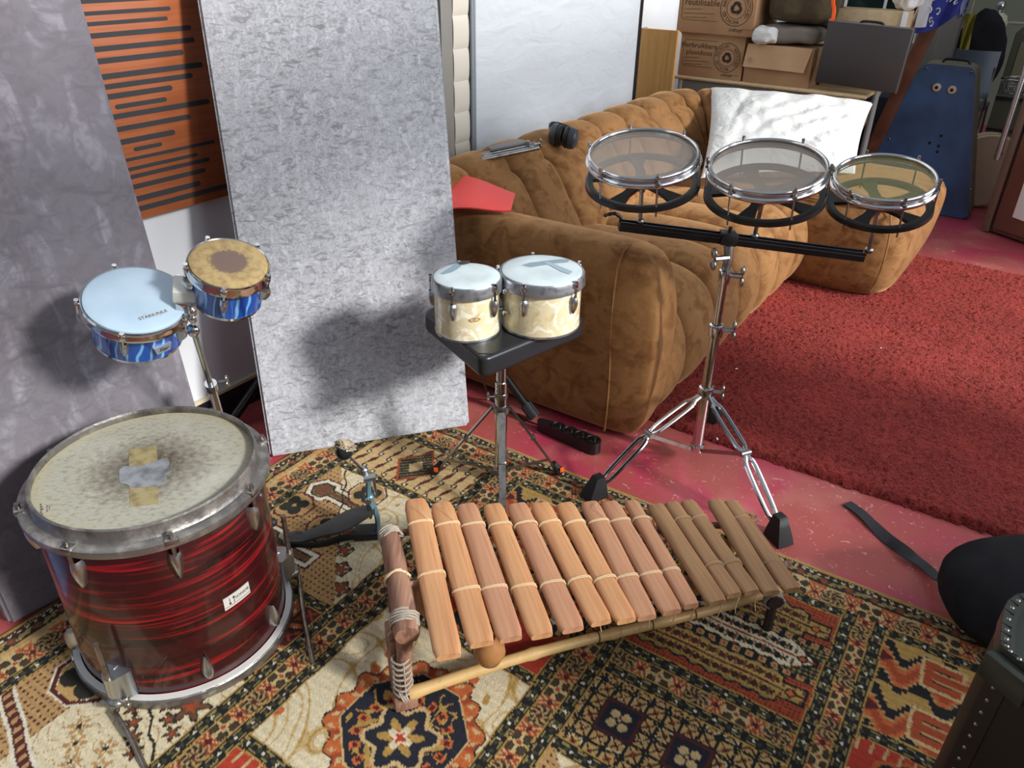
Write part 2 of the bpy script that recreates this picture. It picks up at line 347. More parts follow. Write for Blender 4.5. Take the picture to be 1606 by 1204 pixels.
# ------------------------------------------------------------------ persian rug: a woven pattern held as colour on a fine mesh
RA = rad(57.2); RP = V((cos(RA), sin(RA), 0)); RQ = V((sin(RA), -cos(RA), 0))
def build_rug():
    P0, P1, Q0, Q1, st_ = -.32, 1.757, -1.70, .80, .0034
    npp = int((P1-P0)/st_)+1; nq = int((Q1-Q0)/st_)+1
    pp = np.linspace(P0, P1, npp); qq = np.linspace(Q0, Q1, nq)
    p, q = np.meshgrid(pp, qq, indexing='ij')
    rng = np.random.default_rng(3)
    # slightly uneven weave
    jit = lambda s: rng.normal(0, s, p.shape)
    pw = p + .0016*np.sin(q*41) + jit(.0006); qw = q + .0016*np.sin(p*37) + jit(.0006)
    C = np.zeros(p.shape+(3,))
    lin = lambda h: np.array(srgb(*h)[:3])
    K = dict(dark=(40, 38, 30), black=(26, 26, 26), navy=(30, 32, 44), ochre=(196, 158, 98), sand=(206, 176, 122), cream=(226, 212, 176), rust=(168, 74, 40), red=(188, 62, 42), orange=(198, 104, 52), olive=(66, 66, 44), maroon=(88, 30, 28), brown=(112, 72, 48), gold=(182, 146, 74), tan=(186, 148, 96), khaki=(150, 132, 80), white=(228, 220, 196))
    K = {k: lin(v) for k, v in K.items()}
    def put(m, col): C[m] = K[col]
    def hashg(x, y): 
        v = np.sin(x*127.1+y*311.7)*43758.5453; return v-np.floor(v)
    put(np.ones(p.shape, bool), 'ochre')
    # ---------- motifs
    def polar(pc, qc): 
        dx, dy = pw-pc, qw-qc; return np.hypot(dx, dy), np.arctan2(dy, dx), dx, dy
    def flower(pc, qc, r, n, c1, c2='dark', lim=None, ph=0.):
        rr, th, _, _ = polar(pc, qc); e = r*(.72+.28*np.cos(n*th+ph)); m = rr < e
        if lim is not None: m &= lim
        put(m, c1); put(m & (rr < .45*e), c2)
    def fourpetal(pc, qc, r, c1, edge=None, lim=None):
        for s in (0, 1, 2, 3):
            a = s*pi/2+pi/4; rr, _, _, _ = polar(pc+cos(a)*r*.58, qc+sin(a)*r*.58)
            m = rr < r*.44
            if lim is not None: m &= lim
            if edge: put(rr < r*.54, edge)
            put(m, c1)
    def octa(pc, qc, r): 
        dx, dy = np.abs(pw-pc), np.abs(qw-qc); return np.maximum(np.maximum(dx, dy), (dx+dy)*.707*1.02)-r
    def strip(along, across, off, per, box):
        """ochre band with alternating rosettes; along/across coordinates centred"""
        put(box, 'sand')
        t = (along-off)/per; ti = np.round(t*2)/2; lt = (t-ti)*per; lx = across
        kind = np.abs(np.round(ti*2)) % 2
        # red crosses between
        t4 = (along-off)/per*4; x4 = (t4-np.round(t4)); isx = (np.abs(np.round(t4)) % 2 == 1)
        dx = np.abs(x4)*per/4; ax_ = np.abs(lx)
        cross = isx & (np.abs(dx*1.5-ax_*.85) < .0135) & (ax_ < .037); put(box & cross, 'rust')
        put(box & isx & (np.abs(dx*1.5-ax_*.85) < .003) & (ax_ < .034), 'sand')
        put(box & isx & (dx+ax_ < .009), 'maroon')
        put(box & (ax_ > .027) & (ax_ < .036) & (np.abs(x4) < .42) & isx, 'orange')
        rr = np.hypot(lt, lx); an = np.arctan2(lx, lt)
        oc = np.maximum(np.maximum(np.abs(lt), np.abs(lx)), (np.abs(lt)+np.abs(lx))*.72)
        o = box & (kind == 0) & (oc < .0265)
        put(box & (kind == 0) & (oc < .0285), 'brown')
        put(o, 'olive'); put(o & (np.abs(np.sin(an*4+rr*160)) > .72) & (rr > .006), 'tan'); put(o & (np.abs(rr-.017) < .0035) & (np.sin(an*8) > .1), 'black'); put(o & (rr < .0055), 'maroon')
        pet = (np.hypot(np.abs(lt)-.0145, ax_-.0145)); d4 = box & (kind == 1)
        put(d4 & (pet < .0115), 'dark'); put(d4 & (pet < .0085), 'olive'); put(d4 & (pet < .004), 'maroon'); put(d4 & (rr < .005), 'rust')
    def guard(d, along, half=.0145):
        """dark line with small white diamonds; d = distance from the centre line"""
        m = np.abs(d) < half; put(np.abs(d) < half+.0035, 'gold'); put(m, 'black')
        put(m & (np.abs(np.abs(d)-half*.58) < .0022) & (np.sin(along*180) > -.2), 'khaki')
        s = (along/.043); l = (s-np.round(s))*.043
        put(m & (np.abs(l)+np.abs(d) < .0046), 'white')
        put(m & (np.abs(np.abs(l)-.011) + np.abs(d) < .006), 'olive')
    # ---------- field cells: (q0,q1,p0,p1,painter)
    def inside(b, ins=0.): return (qw > b[0]+ins) & (qw < b[1]-ins) & (pw > b[2]+ins) & (pw < b[3]-ins)
    def blotch(m, base, c1, c2, f1=34., seed=0.):
        put(m, base); n1 = np.sin(pw*f1+3*np.sin(qw*f1*.7+seed)+seed)+np.sin(qw*f1*1.1+2.4*np.sin(pw*f1*.6)-seed)
        put(m & (np.abs(n1) < .18), c1); put(m & (n1 > 1.86), c2); put(m & (np.abs(n1+1.1) < .12), c1); put(m & (np.abs(n1) < .05), c2)
    def c_leaves(b):                                     # beige ground, dark red slanting leaves and a diamond
        m = inside(b); put(m, 'sand'); pc, qc = (b[2]+b[3])/2, (b[0]+b[1])/2
        u = (qw-b[0])/.042; iu = np.round(u); v = (pw-b[2]+.012*iu % .02)/.075; iv = np.round(v)
        lu = (u-iu)*.042; lv = (v-iv)*.075
        put(m & (np.abs(lu-lv*.25) < .0085*(1-np.abs(lv)/.034)) & (np.abs(lv) < .03), 'maroon')
        fl = m & (np.hypot(np.abs(np.abs(lv)-.0375), np.abs(lu)) < .010); put(fl, 'dark'); put(fl & (np.hypot(np.abs(np.abs(lv)-.0375), np.abs(lu)) < .005), 'cream')
        d = np.abs(pw-pc)*.9+np.abs(qw-qc)*1.15; put(m & (d < .085), 'rust'); put(m & (d < .074), 'dark'); put(m & (d < .074) & (np.abs(np.sin((pw-qw)*160)) < .3), 'khaki'); put(m & (d < .03), 'sand')
    def c_axe(b):                                        # ochre dotted ground with white lined axes, cream half with branch
        m = inside(b); put(m, 'tan'); put(m & (np.sin(pw*420) > .35) & (np.sin(qw*420) > .35), 'maroon')
        half = m & ((qw-b[0]) > (b[3]-pw)*.9+.02)
        blotch(half, 'cream', 'sand', 'tan', 40, 1.)
        u, v = pw-b[2], qw-b[0]; x = pw-(b[2]+b[3])/2; y = v
        for (pc, qc, s) in ((b[3]-.13, b[0]+.07, 1), (b[2]+.1, b[0]+.09, -1)):
            dx, dy = (pw-pc), (qw-qc); t = dy*.8+dx*.0
            hex_ = np.maximum(np.abs(dx), np.abs(dx)*.5+np.abs(dy)*.86)-.034; shaft = np.maximum(np.abs(dx)-.016, np.abs(dy-.09)-.075); dd = np.minimum(hex_, shaft)
            put(m & (dd < .017), 'maroon'); put(m & (dd < .012), 'white'); put(m & (dd < .0), 'khaki'); put(m & (dd < -.008), 'brown'); put(m & (np.abs(dd+.004) < .003), 'dark')
        for pc, qc in ((b[3]-.07, b[0]+.19), (b[2]+.22, b[0]+.2), (b[2]+.24, b[0]+.05)): 
            dd = octa(pc, qc, .05); put(m & (np.abs(dd-.006) < .003), 'maroon'); put(m & (dd < 0), 'tan'); fourpetal(pc, qc, .042, 'dark', None, m); 
        for k in range(5):                               # branch with flowers
            pc, qc = b[2]+.05+.055*k, b[1]-.05-.045*k+.0
            lim = half; flower(pc+.02, qc+.005, .026, 5, 'brown', 'rust', lim, k); rr, th, _, _ = polar(pc+.02, qc+.005); put(lim & (np.abs(rr-.023-.004*np.cos(5*th+k)) < .003), 'dark')
            flower(pc-.028, qc-.03, .02, 4, 'tan', 'brown', lim, k)
        br = half & (np.abs((pw-b[2])+(qw-b[1])*1.22+.02+.006*np.sin(pw*90)) < .004); put(br, 'dark')
    def c_maroonleaf(b):                                 # ochre ground, big maroon leaves with pale veins
        m = inside(b); put(m, 'orange'); put(m & (np.sin(pw*150) * np.sin(qw*150) > .55), 'cream')
        for i in range(3):
            for j in range(5):
                pc, qc = b[2]+.05+i*.075, b[0]+.03+j*.092
                dx, dy = (pw-pc)*.8+(qw-qc)*.6, -(pw-pc)*.6+(qw-qc)*.8
                e = np.abs(dx)/.05+np.abs(dy)/.03; put(m & (e < 1.08), 'dark'); put(m & (e < .82), 'maroon'); put(m & (e < .7) & (np.abs(dy) < .0025), 'rust'); put(m & (e < .72) & (np.sin(dx*260) > .75), 'rust')
    def c_branch(b):                                     # cream ground, brown flower spray
        m = inside(b); put(m, 'cream'); put(m & (np.abs(np.sin(pw*95+np.sin(qw*60)*2)) < .12), 'tan')
        m2 = m & (qw < b[0]+.17); put(m2, 'tan'); put(m2 & (np.sin(pw*420) > .3) & (np.sin(qw*420) > .3), 'maroon')
        dd = octa(b[3]-.19, b[0]+.125, .075); put(m & (np.abs(dd) < .009), 'white'); put(m & (np.abs(dd) < .005), 'maroon'); put(m & (dd < -.006), 'ochre'); fourpetal(b[3]-.19, b[0]+.125, .066, 'dark', None, m & (dd < 0)); flower(b[3]-.19, b[0]+.125, .012, 5, 'rust', 'red', m)
        for s0, s1, off in ((b[0]+.02, b[3]-.34, 0), ):  # shaft
            sh = np.abs((pw-(b[3]-.335))-(qw-(b[0]+.06))*-.35); along = qw-b[0]
            put(m & (sh < .02) & (along < .3), 'white'); put(m & (sh < .012) & (along < .3), 'maroon'); put(m & (sh < .008) & (np.sin(along*260) > .2) & (along < .3), 'tan')
        for k in range(7):
            pc, qc = b[3]-.10-.02*k, b[0]+.19+.033*k
            for s in (-1, 1):
                flower(pc+.034*s, qc+.012*s, .021, 5, 'dark', 'rust', m, k); flower(pc+.034*s, qc+.012*s, .015, 5, 'brown', 'rust', m, k)
        put(m & (np.abs((pw-(b[3]-.10))+(qw-(b[0]+.19))*.62+.004*np.sin(qw*100)) < .0035) & (qw > b[0]+.18), 'dark')
        flower(b[3]-.12, b[1]-.06, .046, 6, 'dark', 'brown', m); flower(b[3]-.12, b[1]-.06, .038, 6, 'brown', 'rust', m)
        for k in range(6): 
            flower(b[3]-.28-.03*(k % 3), b[0]+.23+.03*k, .024, 6, 'tan', 'cream', m, k); flower(b[3]-.28-.03*(k % 3), b[0]+.23+.03*k, .007, 6, 'dark', 'dark', m)
    def c_medal(b):                                      # cream mottled ground, navy octagon with a red border of florets
        m = inside(b); blotch(m, 'cream', 'sand', 'gold', 30, .5); put(m & (hashg(np.round(pw/.05), np.round(qw/.05)) > .93) & (np.hypot(pw-np.round(pw/.05)*.05, qw-np.round(qw/.05)*.05) < .012), 'orange')
        pc, qc = b[2]+.205, b[0]+.27; dd = octa(pc, qc, .128)
        rim = dd + .008*np.sin(np.arctan2(qw-qc, pw-pc)*16)
        put(m & (rim < .035), 'dark'); put(m & (rim < .031), 'orange'); put(m & (rim < .031) & (np.sin(np.arctan2(qw-qc, pw-pc)*16) > .3), 'rust'); put(m & (np.abs(rim-.018) < .006) & (np.sin(np.arctan2(qw-qc, pw-pc)*32) > .4), 'sand'); put(m & (dd < .004), 'sand'); put(m & (dd < .0), 'navy')
        nz = np.sin(pw*70+2*np.sin(qw*50))+np.sin(qw*80+2*np.cos(pw*44)); put(m & (dd < -.012) & (np.abs(nz) < .16), 'gold'); put(m & (dd < -.012) & (nz > 1.4), 'gold')
        rr, th, dx, dy = polar(pc-.02, qc+.01); put(m & (rr < .075+.012*np.cos(6*th)), 'sand'); put(m & (rr < .064+.012*np.cos(6*th)), 'navy'); flower(pc-.02, qc+.01, .05, 6, 'gold', 'red', m); flower(pc-.02, qc+.01, .03, 4, 'cream', 'red', m)
        put(m & (np.abs(rr-.095) < .012) & (np.sin(th*18) > .1) & (dd < -.01), 'orange'); put(m & (np.abs(rr-.095) < .006) & (np.sin(th*18) > .5) & (dd < -.01), 'maroon')
    def c_redmed(b):                                     # red field, black lobed medallion, white flower
        m = inside(b); put(m, 'cream'); put(inside(b, .012), 'red'); 
        for pc, qc in ((b[3]-.10, b[0]+.13), (b[3]-.10, b[1]-.085), (b[2]+.08, (b[0]+b[1])/2)):
            rr, th, dx, dy = polar(pc, qc); e = .052+.012*np.abs(np.cos(th*3)); put(m & (rr < e+.010), 'orange'); put(m & (rr < e), 'navy'); put(m & (rr < .026) & (np.abs(np.sin(th*4)) > .6), 'white'); put(m & (rr < .007), 'maroon')
        lim = inside(b, .012); put(lim & (np.abs(np.sin(qw*115)) < .35) & (np.abs(pw-(b[3]-.03)) < .018), 'sand'); put(lim & (np.abs(pw-b[2]-.19) < .05) & (np.sin(qw*150+np.sin(pw*90)) > .7), 'sand')
    def c_lattice(b):                                    # black trellis on ochre with navy squares
        m = inside(b); put(m, 'ochre'); s = .0388
        x = (pw-1.0365)/s; y = (qw+.2265)/s
        fx = np.abs(x-np.round(x)); fy = np.abs(y-np.round(y)); ix, iy = np.floor(x), np.floor(y)
        tri = hashg(np.floor(x), np.floor(y)); lx, ly = x-ix-.5, y-iy-.5
        put(m & (np.abs(lx)+np.abs(ly) < .20), 'rust'); put(m & (np.abs(lx)+np.abs(ly) < .12) & (tri > .35), 'cream'); put(m & (tri > .78) & (np.abs(lx)+np.abs(ly) > .52) , 'cream')
        put(m & ((np.abs(np.abs(lx)-np.abs(ly)) < .07)), 'dark'); put(m & ((fx < .10) | (fy < .10)), 'black'); put(m & ((np.abs(fx-.02) < .018) & (np.sin(qw*700) > .6)), 'khaki')
        X, Y = (pw-1.0365)/(4*s), (qw+.2265)/(4*s); dx, dy = (X-np.round(X))*4*s, (Y-np.round(Y))*4*s; k = (np.maximum(np.abs(dx), np.abs(dy)))
        put(m & (k < .046), 'dark'); put(m & (k < .043), 'maroon'); put(m & (k < .037), 'navy')
        pet = np.hypot(np.abs(dx)-.0125, np.abs(dy)-.0125); put(m & (pet < .0105), 'sand'); put(m & (np.hypot(dx, dy) < .004), 'sand')
    def c_combs(b):                                      # rust cell, cream combs with dark seeds
        m = inside(b); put(m, 'rust'); put(m & (np.sin((pw+qw)*330)*np.sin((pw-qw)*330) > .5), 'maroon')
        L = b[1]-b[0]; y = qw-b[0]
        for kk, pc in enumerate((b[2]+.085, b[2]+.195, b[2]+.305)):
            x = pw-pc; mid = kk == 1
            edge = .04+.004*np.sin(y*150); body = (np.abs(x) < edge) & (y < L-.085) & (y > .02)
            tip = (y >= L-.09) & (y < L-.03) & (np.abs(x) < (.02 if not mid else (.042*(L-.03-y)/.06)))
            bb = m & (body | tip); out = m & ((np.abs(x) < edge+.006) & (y < L-.079) & (y > .014) | ((y >= L-.09) & (y < L-.024) & (np.abs(x) < .026)))
            put(out, 'black'); put(bb, 'cream' if mid else 'khaki'); 
            if not mid: put(bb & (np.abs(np.abs(x)-.02) < .016), 'gold')
            put(bb & (np.abs(x) < .003), 'maroon' if not mid else 'rust')
            t = y/.0225; l = (t-np.round(t))*.0225
            seed = np.hypot(l, (np.abs(x)-.02)*.8); put(bb & (seed < .0078) & (y < L-.09), 'dark'); put(bb & (seed < .0052) & (y < L-.09), 'maroon' if not mid else 'black'); put(bb & (np.abs(np.abs(l)-.0095) < .0016) & (np.abs(np.abs(x)-.02) < .012), 'brown')
            put(m & tip & (np.hypot(y-L+.06, x) < .012), 'dark'); put(m & tip & (np.hypot(y-L+.06, x) < .007), 'orange')
        for pc in (b[2]+.14, b[2]+.25):                  # chain bands between
            x = np.abs(pw-pc); bd = m & (x < .012); put(bd, 'black'); t = qw/.03; l = np.abs(t-np.round(t))*.03; put(bd & (np.maximum(l, x) < .0085), 'tan'); put(bd & (np.maximum(l, x) < .004), 'rust')
        put(m & (y > L-.1) & (np.abs(pw-b[2]-.195) > .044*(L-y)/.1) & (np.abs(pw-b[2]-.195) < .05), 'dark'); mm = m & (y > L-.1) & (np.abs(pw-b[2]-.195) < .05) & (np.abs(pw-b[2]-.195) > .044*(L-y)/.1); put(mm & (np.sin((pw+qw)*260)*np.sin((pw-qw)*260) > .2), 'khaki')
    def c_gold(b):                                       # black field, gold and rust stepped dragons
        m = inside(b); put(m, 'gold'); put(inside(b, .02), 'black'); y = qw-b[0]; 
        per = .16; x = ((pw-b[2]) % per)-per/2; zz = .012*np.round(np.sin(y*70)*2)/2
        for off, w, c1, c0 in ((-.028, .030, 'orange', 'gold'), (.052, .018, 'gold', 'gold')):
            dd = np.abs(x-off-zz*2+(.25*(y-.1) if c1 == 'gold' else 0)); lim = inside(b, .016)
            put(lim & (dd < w+.007) & (y < .27), 'tan'); put(lim & (dd < w) & (y < .26), c1); 
            if c1 == 'orange': put(lim & (dd < w*.5) & (y < .22), 'rust')
        for k in (-1, 0, 1): 
            cx, cy = per*k, .17; dx = np.abs(x+.01), np.abs(y-cy); dd = np.maximum(dx[0], dx[1]); lim = inside(b, .016)
        dd = np.maximum(np.abs(x), np.abs(y-.15)); lim = inside(b, .016); put(lim & (dd < .047), 'sand'); put(lim & (dd < .039), 'rust'); put(lim & (dd < .020), 'black'); put(lim & (np.abs(x) < .011) & (y > .13), 'rust'); put(lim & (np.abs(np.abs(x)-.013) < .003) & (y > .13), 'tan')
        put(lim & (y < .045) & (np.abs(x) < .03*(1-y/.05)), 'maroon'); put(lim & (y > .28) & (np.sin(pw*120) > .5), 'gold')
    cq = [(-1.54, -1.10), (-1.02, -.57), (-.49, -.04), (.03, .50)]
    cells = [(0, 1.383, 1.62, c_leaves), (0, .915, 1.383, c_axe), (0, .675, .915, c_maroonleaf), (0, .10, .675, c_branch), (0, -.4, .10, c_medal),
             (1, 1.30, 1.62, c_gold), (1, 1.022, 1.30, c_redmed), (1, .562, 1.022, c_medal), (1, .20, .562, c_redmed), (1, -.4, .2, c_combs),
             (2, 1.227, 1.62, c_combs), (2, .917, 1.150, c_lattice), (2, .52, .917, c_axe), (2, -.4, .52, c_branch),
             (3, 1.302, 1.62, c_gold), (3, .96, 1.302, c_redmed), (3, .5, .96, c_medal), (3, -.4, .5, c_lattice)]
    for ci, p0, p1, fn in cells: fn((cq[ci][0], cq[ci][1], p0, p1))
    ci4 = (qw > .58); put(ci4, 'rust')
    # ---------- strips and guards
    per = .157
    for q0, q1 in ((-1.10, -1.02), (-.57, -.49), (-.04, .03), (.50, .58)):
        box = (qw > q0) & (qw < q1) & (pw < 1.62); strip(pw, qw-(q0+q1)/2, .010, per, box)
    box = (qw > -.49) & (qw < -.04) & (pw > 1.15) & (pw < 1.227); strip(qw, pw-1.1885, -.092, .177, box)
    box = (pw > 1.62) & (pw < 1.70); strip(qw, pw-1.659, -.092, .177, box)
    box = (qw < -1.54) & (qw > -1.625) & (pw < 1.66); strip(pw, qw+1.583, .010, per, box)
    def gl_q(q0, a, b_): 
        k = (pw > a-.017) & (pw < b_+.017); d = np.where(k, qw-q0, 9); guard(d, pw)
    def gl_p(p0, a, b_): 
        k = (qw > a-.017) & (qw < b_+.017); d = np.where(k, pw-p0, 9); guard(d, qw)
    for ci, p0, p1, fn in cells:
        if p0 > -.3 and not (ci == 2 and p0 in (1.150,)): gl_p(p0, *cq[ci])
    gl_p(1.150, -.49, -.04)
    gl_p(1.62, -1.54, .8)
    for q0 in (-1.54, -1.10, -1.02, -.57, -.49, -.04, .03, .50, .58): gl_q(q0, -.4, 1.62)
    # erase guards crossing the open strips so that they run on as in the photo
    for q0, q1 in ((-1.10, -1.02), (-.57, -.49), (-.04, .03), (.50, .58)):
        box = (qw > q0+.019) & (qw < q1-.019) & (pw < 1.66) & (pw > 1.55); strip(pw, qw-(q0+q1)/2, .010, per, box)
    # ---------- outer border: dark scroll, cream dog-tooth, binding
    def border(d, along):                                # d = distance inwards from the edge
        m = d < .062; put(m, 'dark'); t = along/.062; l = (t-np.round(t))*.062; x = d-.046
        put(m & (np.abs(x-.007*np.sin(along*101)) < .003), 'tan'); put(m & (np.hypot(l, x) < .011), 'brown'); put(m & (np.hypot(l, x) < .005), 'rust'); put(m & (np.abs(np.abs(l)-.024)+np.abs(x) < .009), 'khaki')
        put(d < .032, 'cream'); put((d < .032) & (d > .022) & (np.abs(((along/.02) % 1)-.5) < .28), 'dark'); put((d < .03) & (np.abs(d-.0245) < .002) , 'maroon')
        put(d < .021, 'black'); put(d < .017, 'gold')
    de = np.minimum(P1-pw, qw-Q0); border(de, np.where(P1-pw < qw-Q0, qw, pw))
    # knot-to-knot colour noise
    C *= (1+rng.normal(0, .09, p.shape))[..., None]*(.94+.06*np.sin(p*300)[..., None])
    C = np.clip(.006+C*.80, 0, 1)
    zz = .0075+rng.normal(0, .00025, p.shape); edge = np.minimum(np.minimum(P1-p, q-Q0), .01)/.01; zz *= (.35+.65*np.clip(edge, 0, 1))
    X = p*RP.x+q*RQ.x; Y = p*RP.y+q*RQ.y; O = RP*.9+RQ*(-.5)
    co_ = np.stack([X-O.x, Y-O.y, zz], -1).reshape(-1, 3)
    idx = np.arange(npp*nq).reshape(npp, nq)
    fs = np.stack([idx[:-1, :-1], idx[1:, :-1], idx[1:, 1:], idx[:-1, 1:]], -1).reshape(-1, 4)
    me = bpy.data.meshes.new('persian_rug')
    me.vertices.add(len(co_)); me.vertices.foreach_set('co', co_.ravel())
    me.loops.add(fs.size); me.loops.foreach_set('vertex_index', fs[:, ::-1].ravel().astype(np.int32))
    me.polygons.add(len(fs)); me.polygons.foreach_set('loop_start', np.arange(0, fs.size, 4, dtype=np.int32))
    me.update(); me.validate()
    at_ = me.color_attributes.new('weave', 'FLOAT_COLOR', 'POINT')
    at_.data.foreach_set('color', np.concatenate([C.reshape(-1, 3), np.ones((npp*nq, 1))], 1).astype(np.float32).ravel())
    m = mat('woven wool pile', (1, 1, 1, 1), .9, 0, sheen=.1, bump=(420, .5, .003), spec=.2); nt = m.node_tree
    a = nt.nodes.new('ShaderNodeVertexColor'); a.layer_name = 'weave'; nt.links.new(a.outputs[0], nt.nodes['Principled BSDF'].inputs['Base Color'])
    me.materials.append(m)
    o = link('persian_rug', me, Matrix.Translation(O))
    o['label'] = 'large patterned oriental rug with geometric cells under the wooden xylophone'; o['category'] = 'rug'
build_rug()
# ------------------------------------------------------------------ red shag rug
def shag():
    a0, a1, b0, b1 = 2.17, 4.46, -1.05, 1.5; n = 300; nb = 360
    rng = np.random.default_rng(5)
    A, B = np.meshgrid(np.linspace(a0, a1, n), np.linspace(b0, b1, nb), indexing='ij')
    Z = .022 + rng.normal(0, .0032, A.shape) + .003*np.sin(A*9+B*4)+.002*np.sin(B*17-A*6)
    e = np.minimum(np.minimum(A-a0, a1-A), np.minimum(B-b0, b1-B)); Z *= np.sqrt(np.clip(e/.02, 0.02, 1))
    A2 = A + np.where(e < .012, rng.normal(0, .004, A.shape), 0) + .012*np.sin(B*2.2)*(1-np.clip(e/.1, 0, 1)); B2 = B
    O = R3((a0+a1)/2, (b0+b1)/2)
    co_ = np.stack([A2*AX.x+B2*BX.x-O.x, A2*AX.y+B2*BX.y-O.y, Z], -1).reshape(-1, 3)
    idx = np.arange(n*nb).reshape(n, nb); fs = np.stack([idx[:-1, :-1], idx[:-1, 1:], idx[1:, 1:], idx[1:, :-1]], -1).reshape(-1, 4)
    me = bpy.data.meshes.new('shag_rug'); me.from_pydata(co_.tolist(), [], fs.tolist()); me.materials.append(M['shag'])
    b = bmesh.new(); b.from_mesh(me); bmesh.ops.recalc_face_normals(b, faces=b.faces); b.to_mesh(me); b.free(); 
    if me.polygons[0].normal.z < 0: me.flip_normals()
    me.shade_smooth()
    o = link('shag_rug', me, Matrix.Translation(O)); o['label'] = 'plain deep red shag rug in front of the sofa'; o['category'] = 'rug'
shag()
# ------------------------------------------------------------------ leaning acoustic panels and wall diffuser
def leaning_panel(name, label, BL, ang, w, lean, h, th, mt, mt_edge, cat='acoustic panel'):
    d = V((cos(rad(ang)), sin(rad(ang)), 0)); n = V((-d.y, d.x, 0)); al = rad(lean); up = ZX*cos(al)+n*sin(al); back = n*cos(al)-ZX*sin(al)
    fr = frame_xy(BL, d, up)                            # x along, y up, z towards the viewer side
    fr.translation = V(BL)+ZX*(abs(sin(al))*th+.002)
    nz = fr.to_3x3().col[2]; s = -1 if nz.dot(back) > 0 else 1
    g = G(); b = bmesh.new(); bmesh.ops.create_cube(b, size=1)
    for v in b.verts: v.co = V((v.co.x*w+w/2, v.co.y*h+h/2, v.co.z*th-th/2*s))
    bmesh.ops.bevel(b, geom=b.edges[:], offset=.008, segments=3, affect='EDGES'); g.bm(b)
    t = thing(name, label, cat, frame=fr, group='mottled acoustic panels' if cat == 'acoustic panel' else None)
    part('fabric_face', g, mt, t, frame=fr)
    g = G(); g.box((w/2, h/2, -s*(th+.006)), (w-.06, h-.06, .012)); part('backing_board', g, mt_edge, t, frame=fr)
    return t
leaning_panel('acoustic_panel', 'violet-grey mottled acoustic panel behind the red drum and blue bongos', F(19, 985, .008), 50, .57, 7, 1.7, .05, 'panel_violet', 'darkgrey')
leaning_panel('acoustic_panel', 'pale silver-grey mottled acoustic panel behind the cream bongos', F(425, 722, .008), 18.3, .647, 13, 1.45, .045, 'panel_silver', 'darkgrey')
# blue cloth showing past the left edge
leaning_panel('fabric_board', 'blue mottled fabric board at the left edge behind the violet-grey panel', F(19, 985)+V((-.40, -.42, 0)), 46, .43, 6, .9, .03, 'bluefabric', 'darkgrey', 'fabric board')
def diffuser():
    b0 = WB+.002
    def at(x, y): p = PB(100+x/3.44, y/3.44, WB+.03); return V((ab(p)[0], p.z))
    zb = at(430, 1180); zb2 = at(890, 1055); z0 = (zb[1]+zb2[1])/2
    a1 = at(915, 1000)[0]+.08; a0 = a1-.9
    t = thing('slatted_diffuser', 'orange-brown wooden wall panel with rows of black slots', 'wall panel', R3((a0+a1)/2, WB+.02, z0))
    g = G(); rbox(g, a0, a1, b0, WB+.03, z0, z0+1.2, .002); part('veneer_board', g, 'diffwood', t)
    sl = [((120, 12), (620, -22), 11), ((120, 77), (575, 42), 11), ((140, 132), (560, 97), 11), ((155, 195), (685, 147), 14), ((175, 268), (703, 212), 14), ((190, 332), (645, 280), 15), ((212, 415), (748, 347), 15), ((230, 470), (694, 405), 14), ((248, 522), (585, 472), 15), ((277, 578), (555, 535), 13), ((275, 630), (786, 545), 14), ((290, 697), (683, 629), 14), ((315, 765), (600, 713), 15), ((377, 806), (530, 777), 11), ((340, 861), (814, 765), 9), ((358, 913), (723, 832), 10), ((370, 950), (787, 861), 11), ((385, 1006), (764, 917), 13), ((405, 1070), (738, 988), 15), ((415, 1122), (882, 1003), 14)]
    for (l, r, hh) in sl:
        both = l in ((277, 578), (377, 806)); L, Rr = at(*l), at(*r); z = (L[1]+Rr[1])/2; k = (at(r[0], r[1]-hh)[1]-at(r[0], r[1]+hh)[1])/2*.95
        aL = L[0] if both else L[0]-.25; aR = Rr[0]
        poly = [(aR-k+k*cos(x), z+k*sin(x)) for x in np.linspace(-pi/2, pi/2, 9)] + [(aL+k-k*cos(x), z-k*sin(x)) for x in np.linspace(-pi/2, pi/2, 9)]
        g = G(); g.prism(poly, R3(0, WB+.0295), AX, ZX, BX*.0015); part('slot', g, 'felt', t, smooth=False)
diffuser()
def cyl(g, p, q, r, n=14): return g.tube([p, q], r, n)
def wing(g, cen, ax, up, s=.014):                        # wing screw: stem along ax, two lobes along up
    ax = V(ax).normalized(); up = V(up).normalized(); cen = V(cen)
    cyl(g, cen-ax*s*1.2, cen+ax*s*.4, s*.32, 8)
    for k in (-1, 1):
        g.sph(cen+ax*s*.55+up*(k*s*.62), (s*.26, s*.62, s*.5), frame_xy((0, 0, 0), ax, up).to_3x3(), 10, 8)
def lug_geo(g, z0, z1, r, w, th, ang, taper=.25, n=9):   # teardrop casing on a shell of radius r
    X = Matrix.Rotation(ang, 4, 'Z')
    def fn(u, v):
        t = v; z = z0+(z1-z0)*t; ww = w*(1-(1-taper)*t**1.4)*(.55+.45*sin(pi*min(1, t*3+.12)/2)) if t < .33 else w*(1-(1-taper)*t**1.4)
        if t > .98: ww *= .4
        a = pi*u-pi/2; return X @ V((r+th*cos(a)*(.45+.55*sin(pi*min(.97, .25+t*.72))), ww*sin(a), z))
    g.surf(fn, 9, 10)
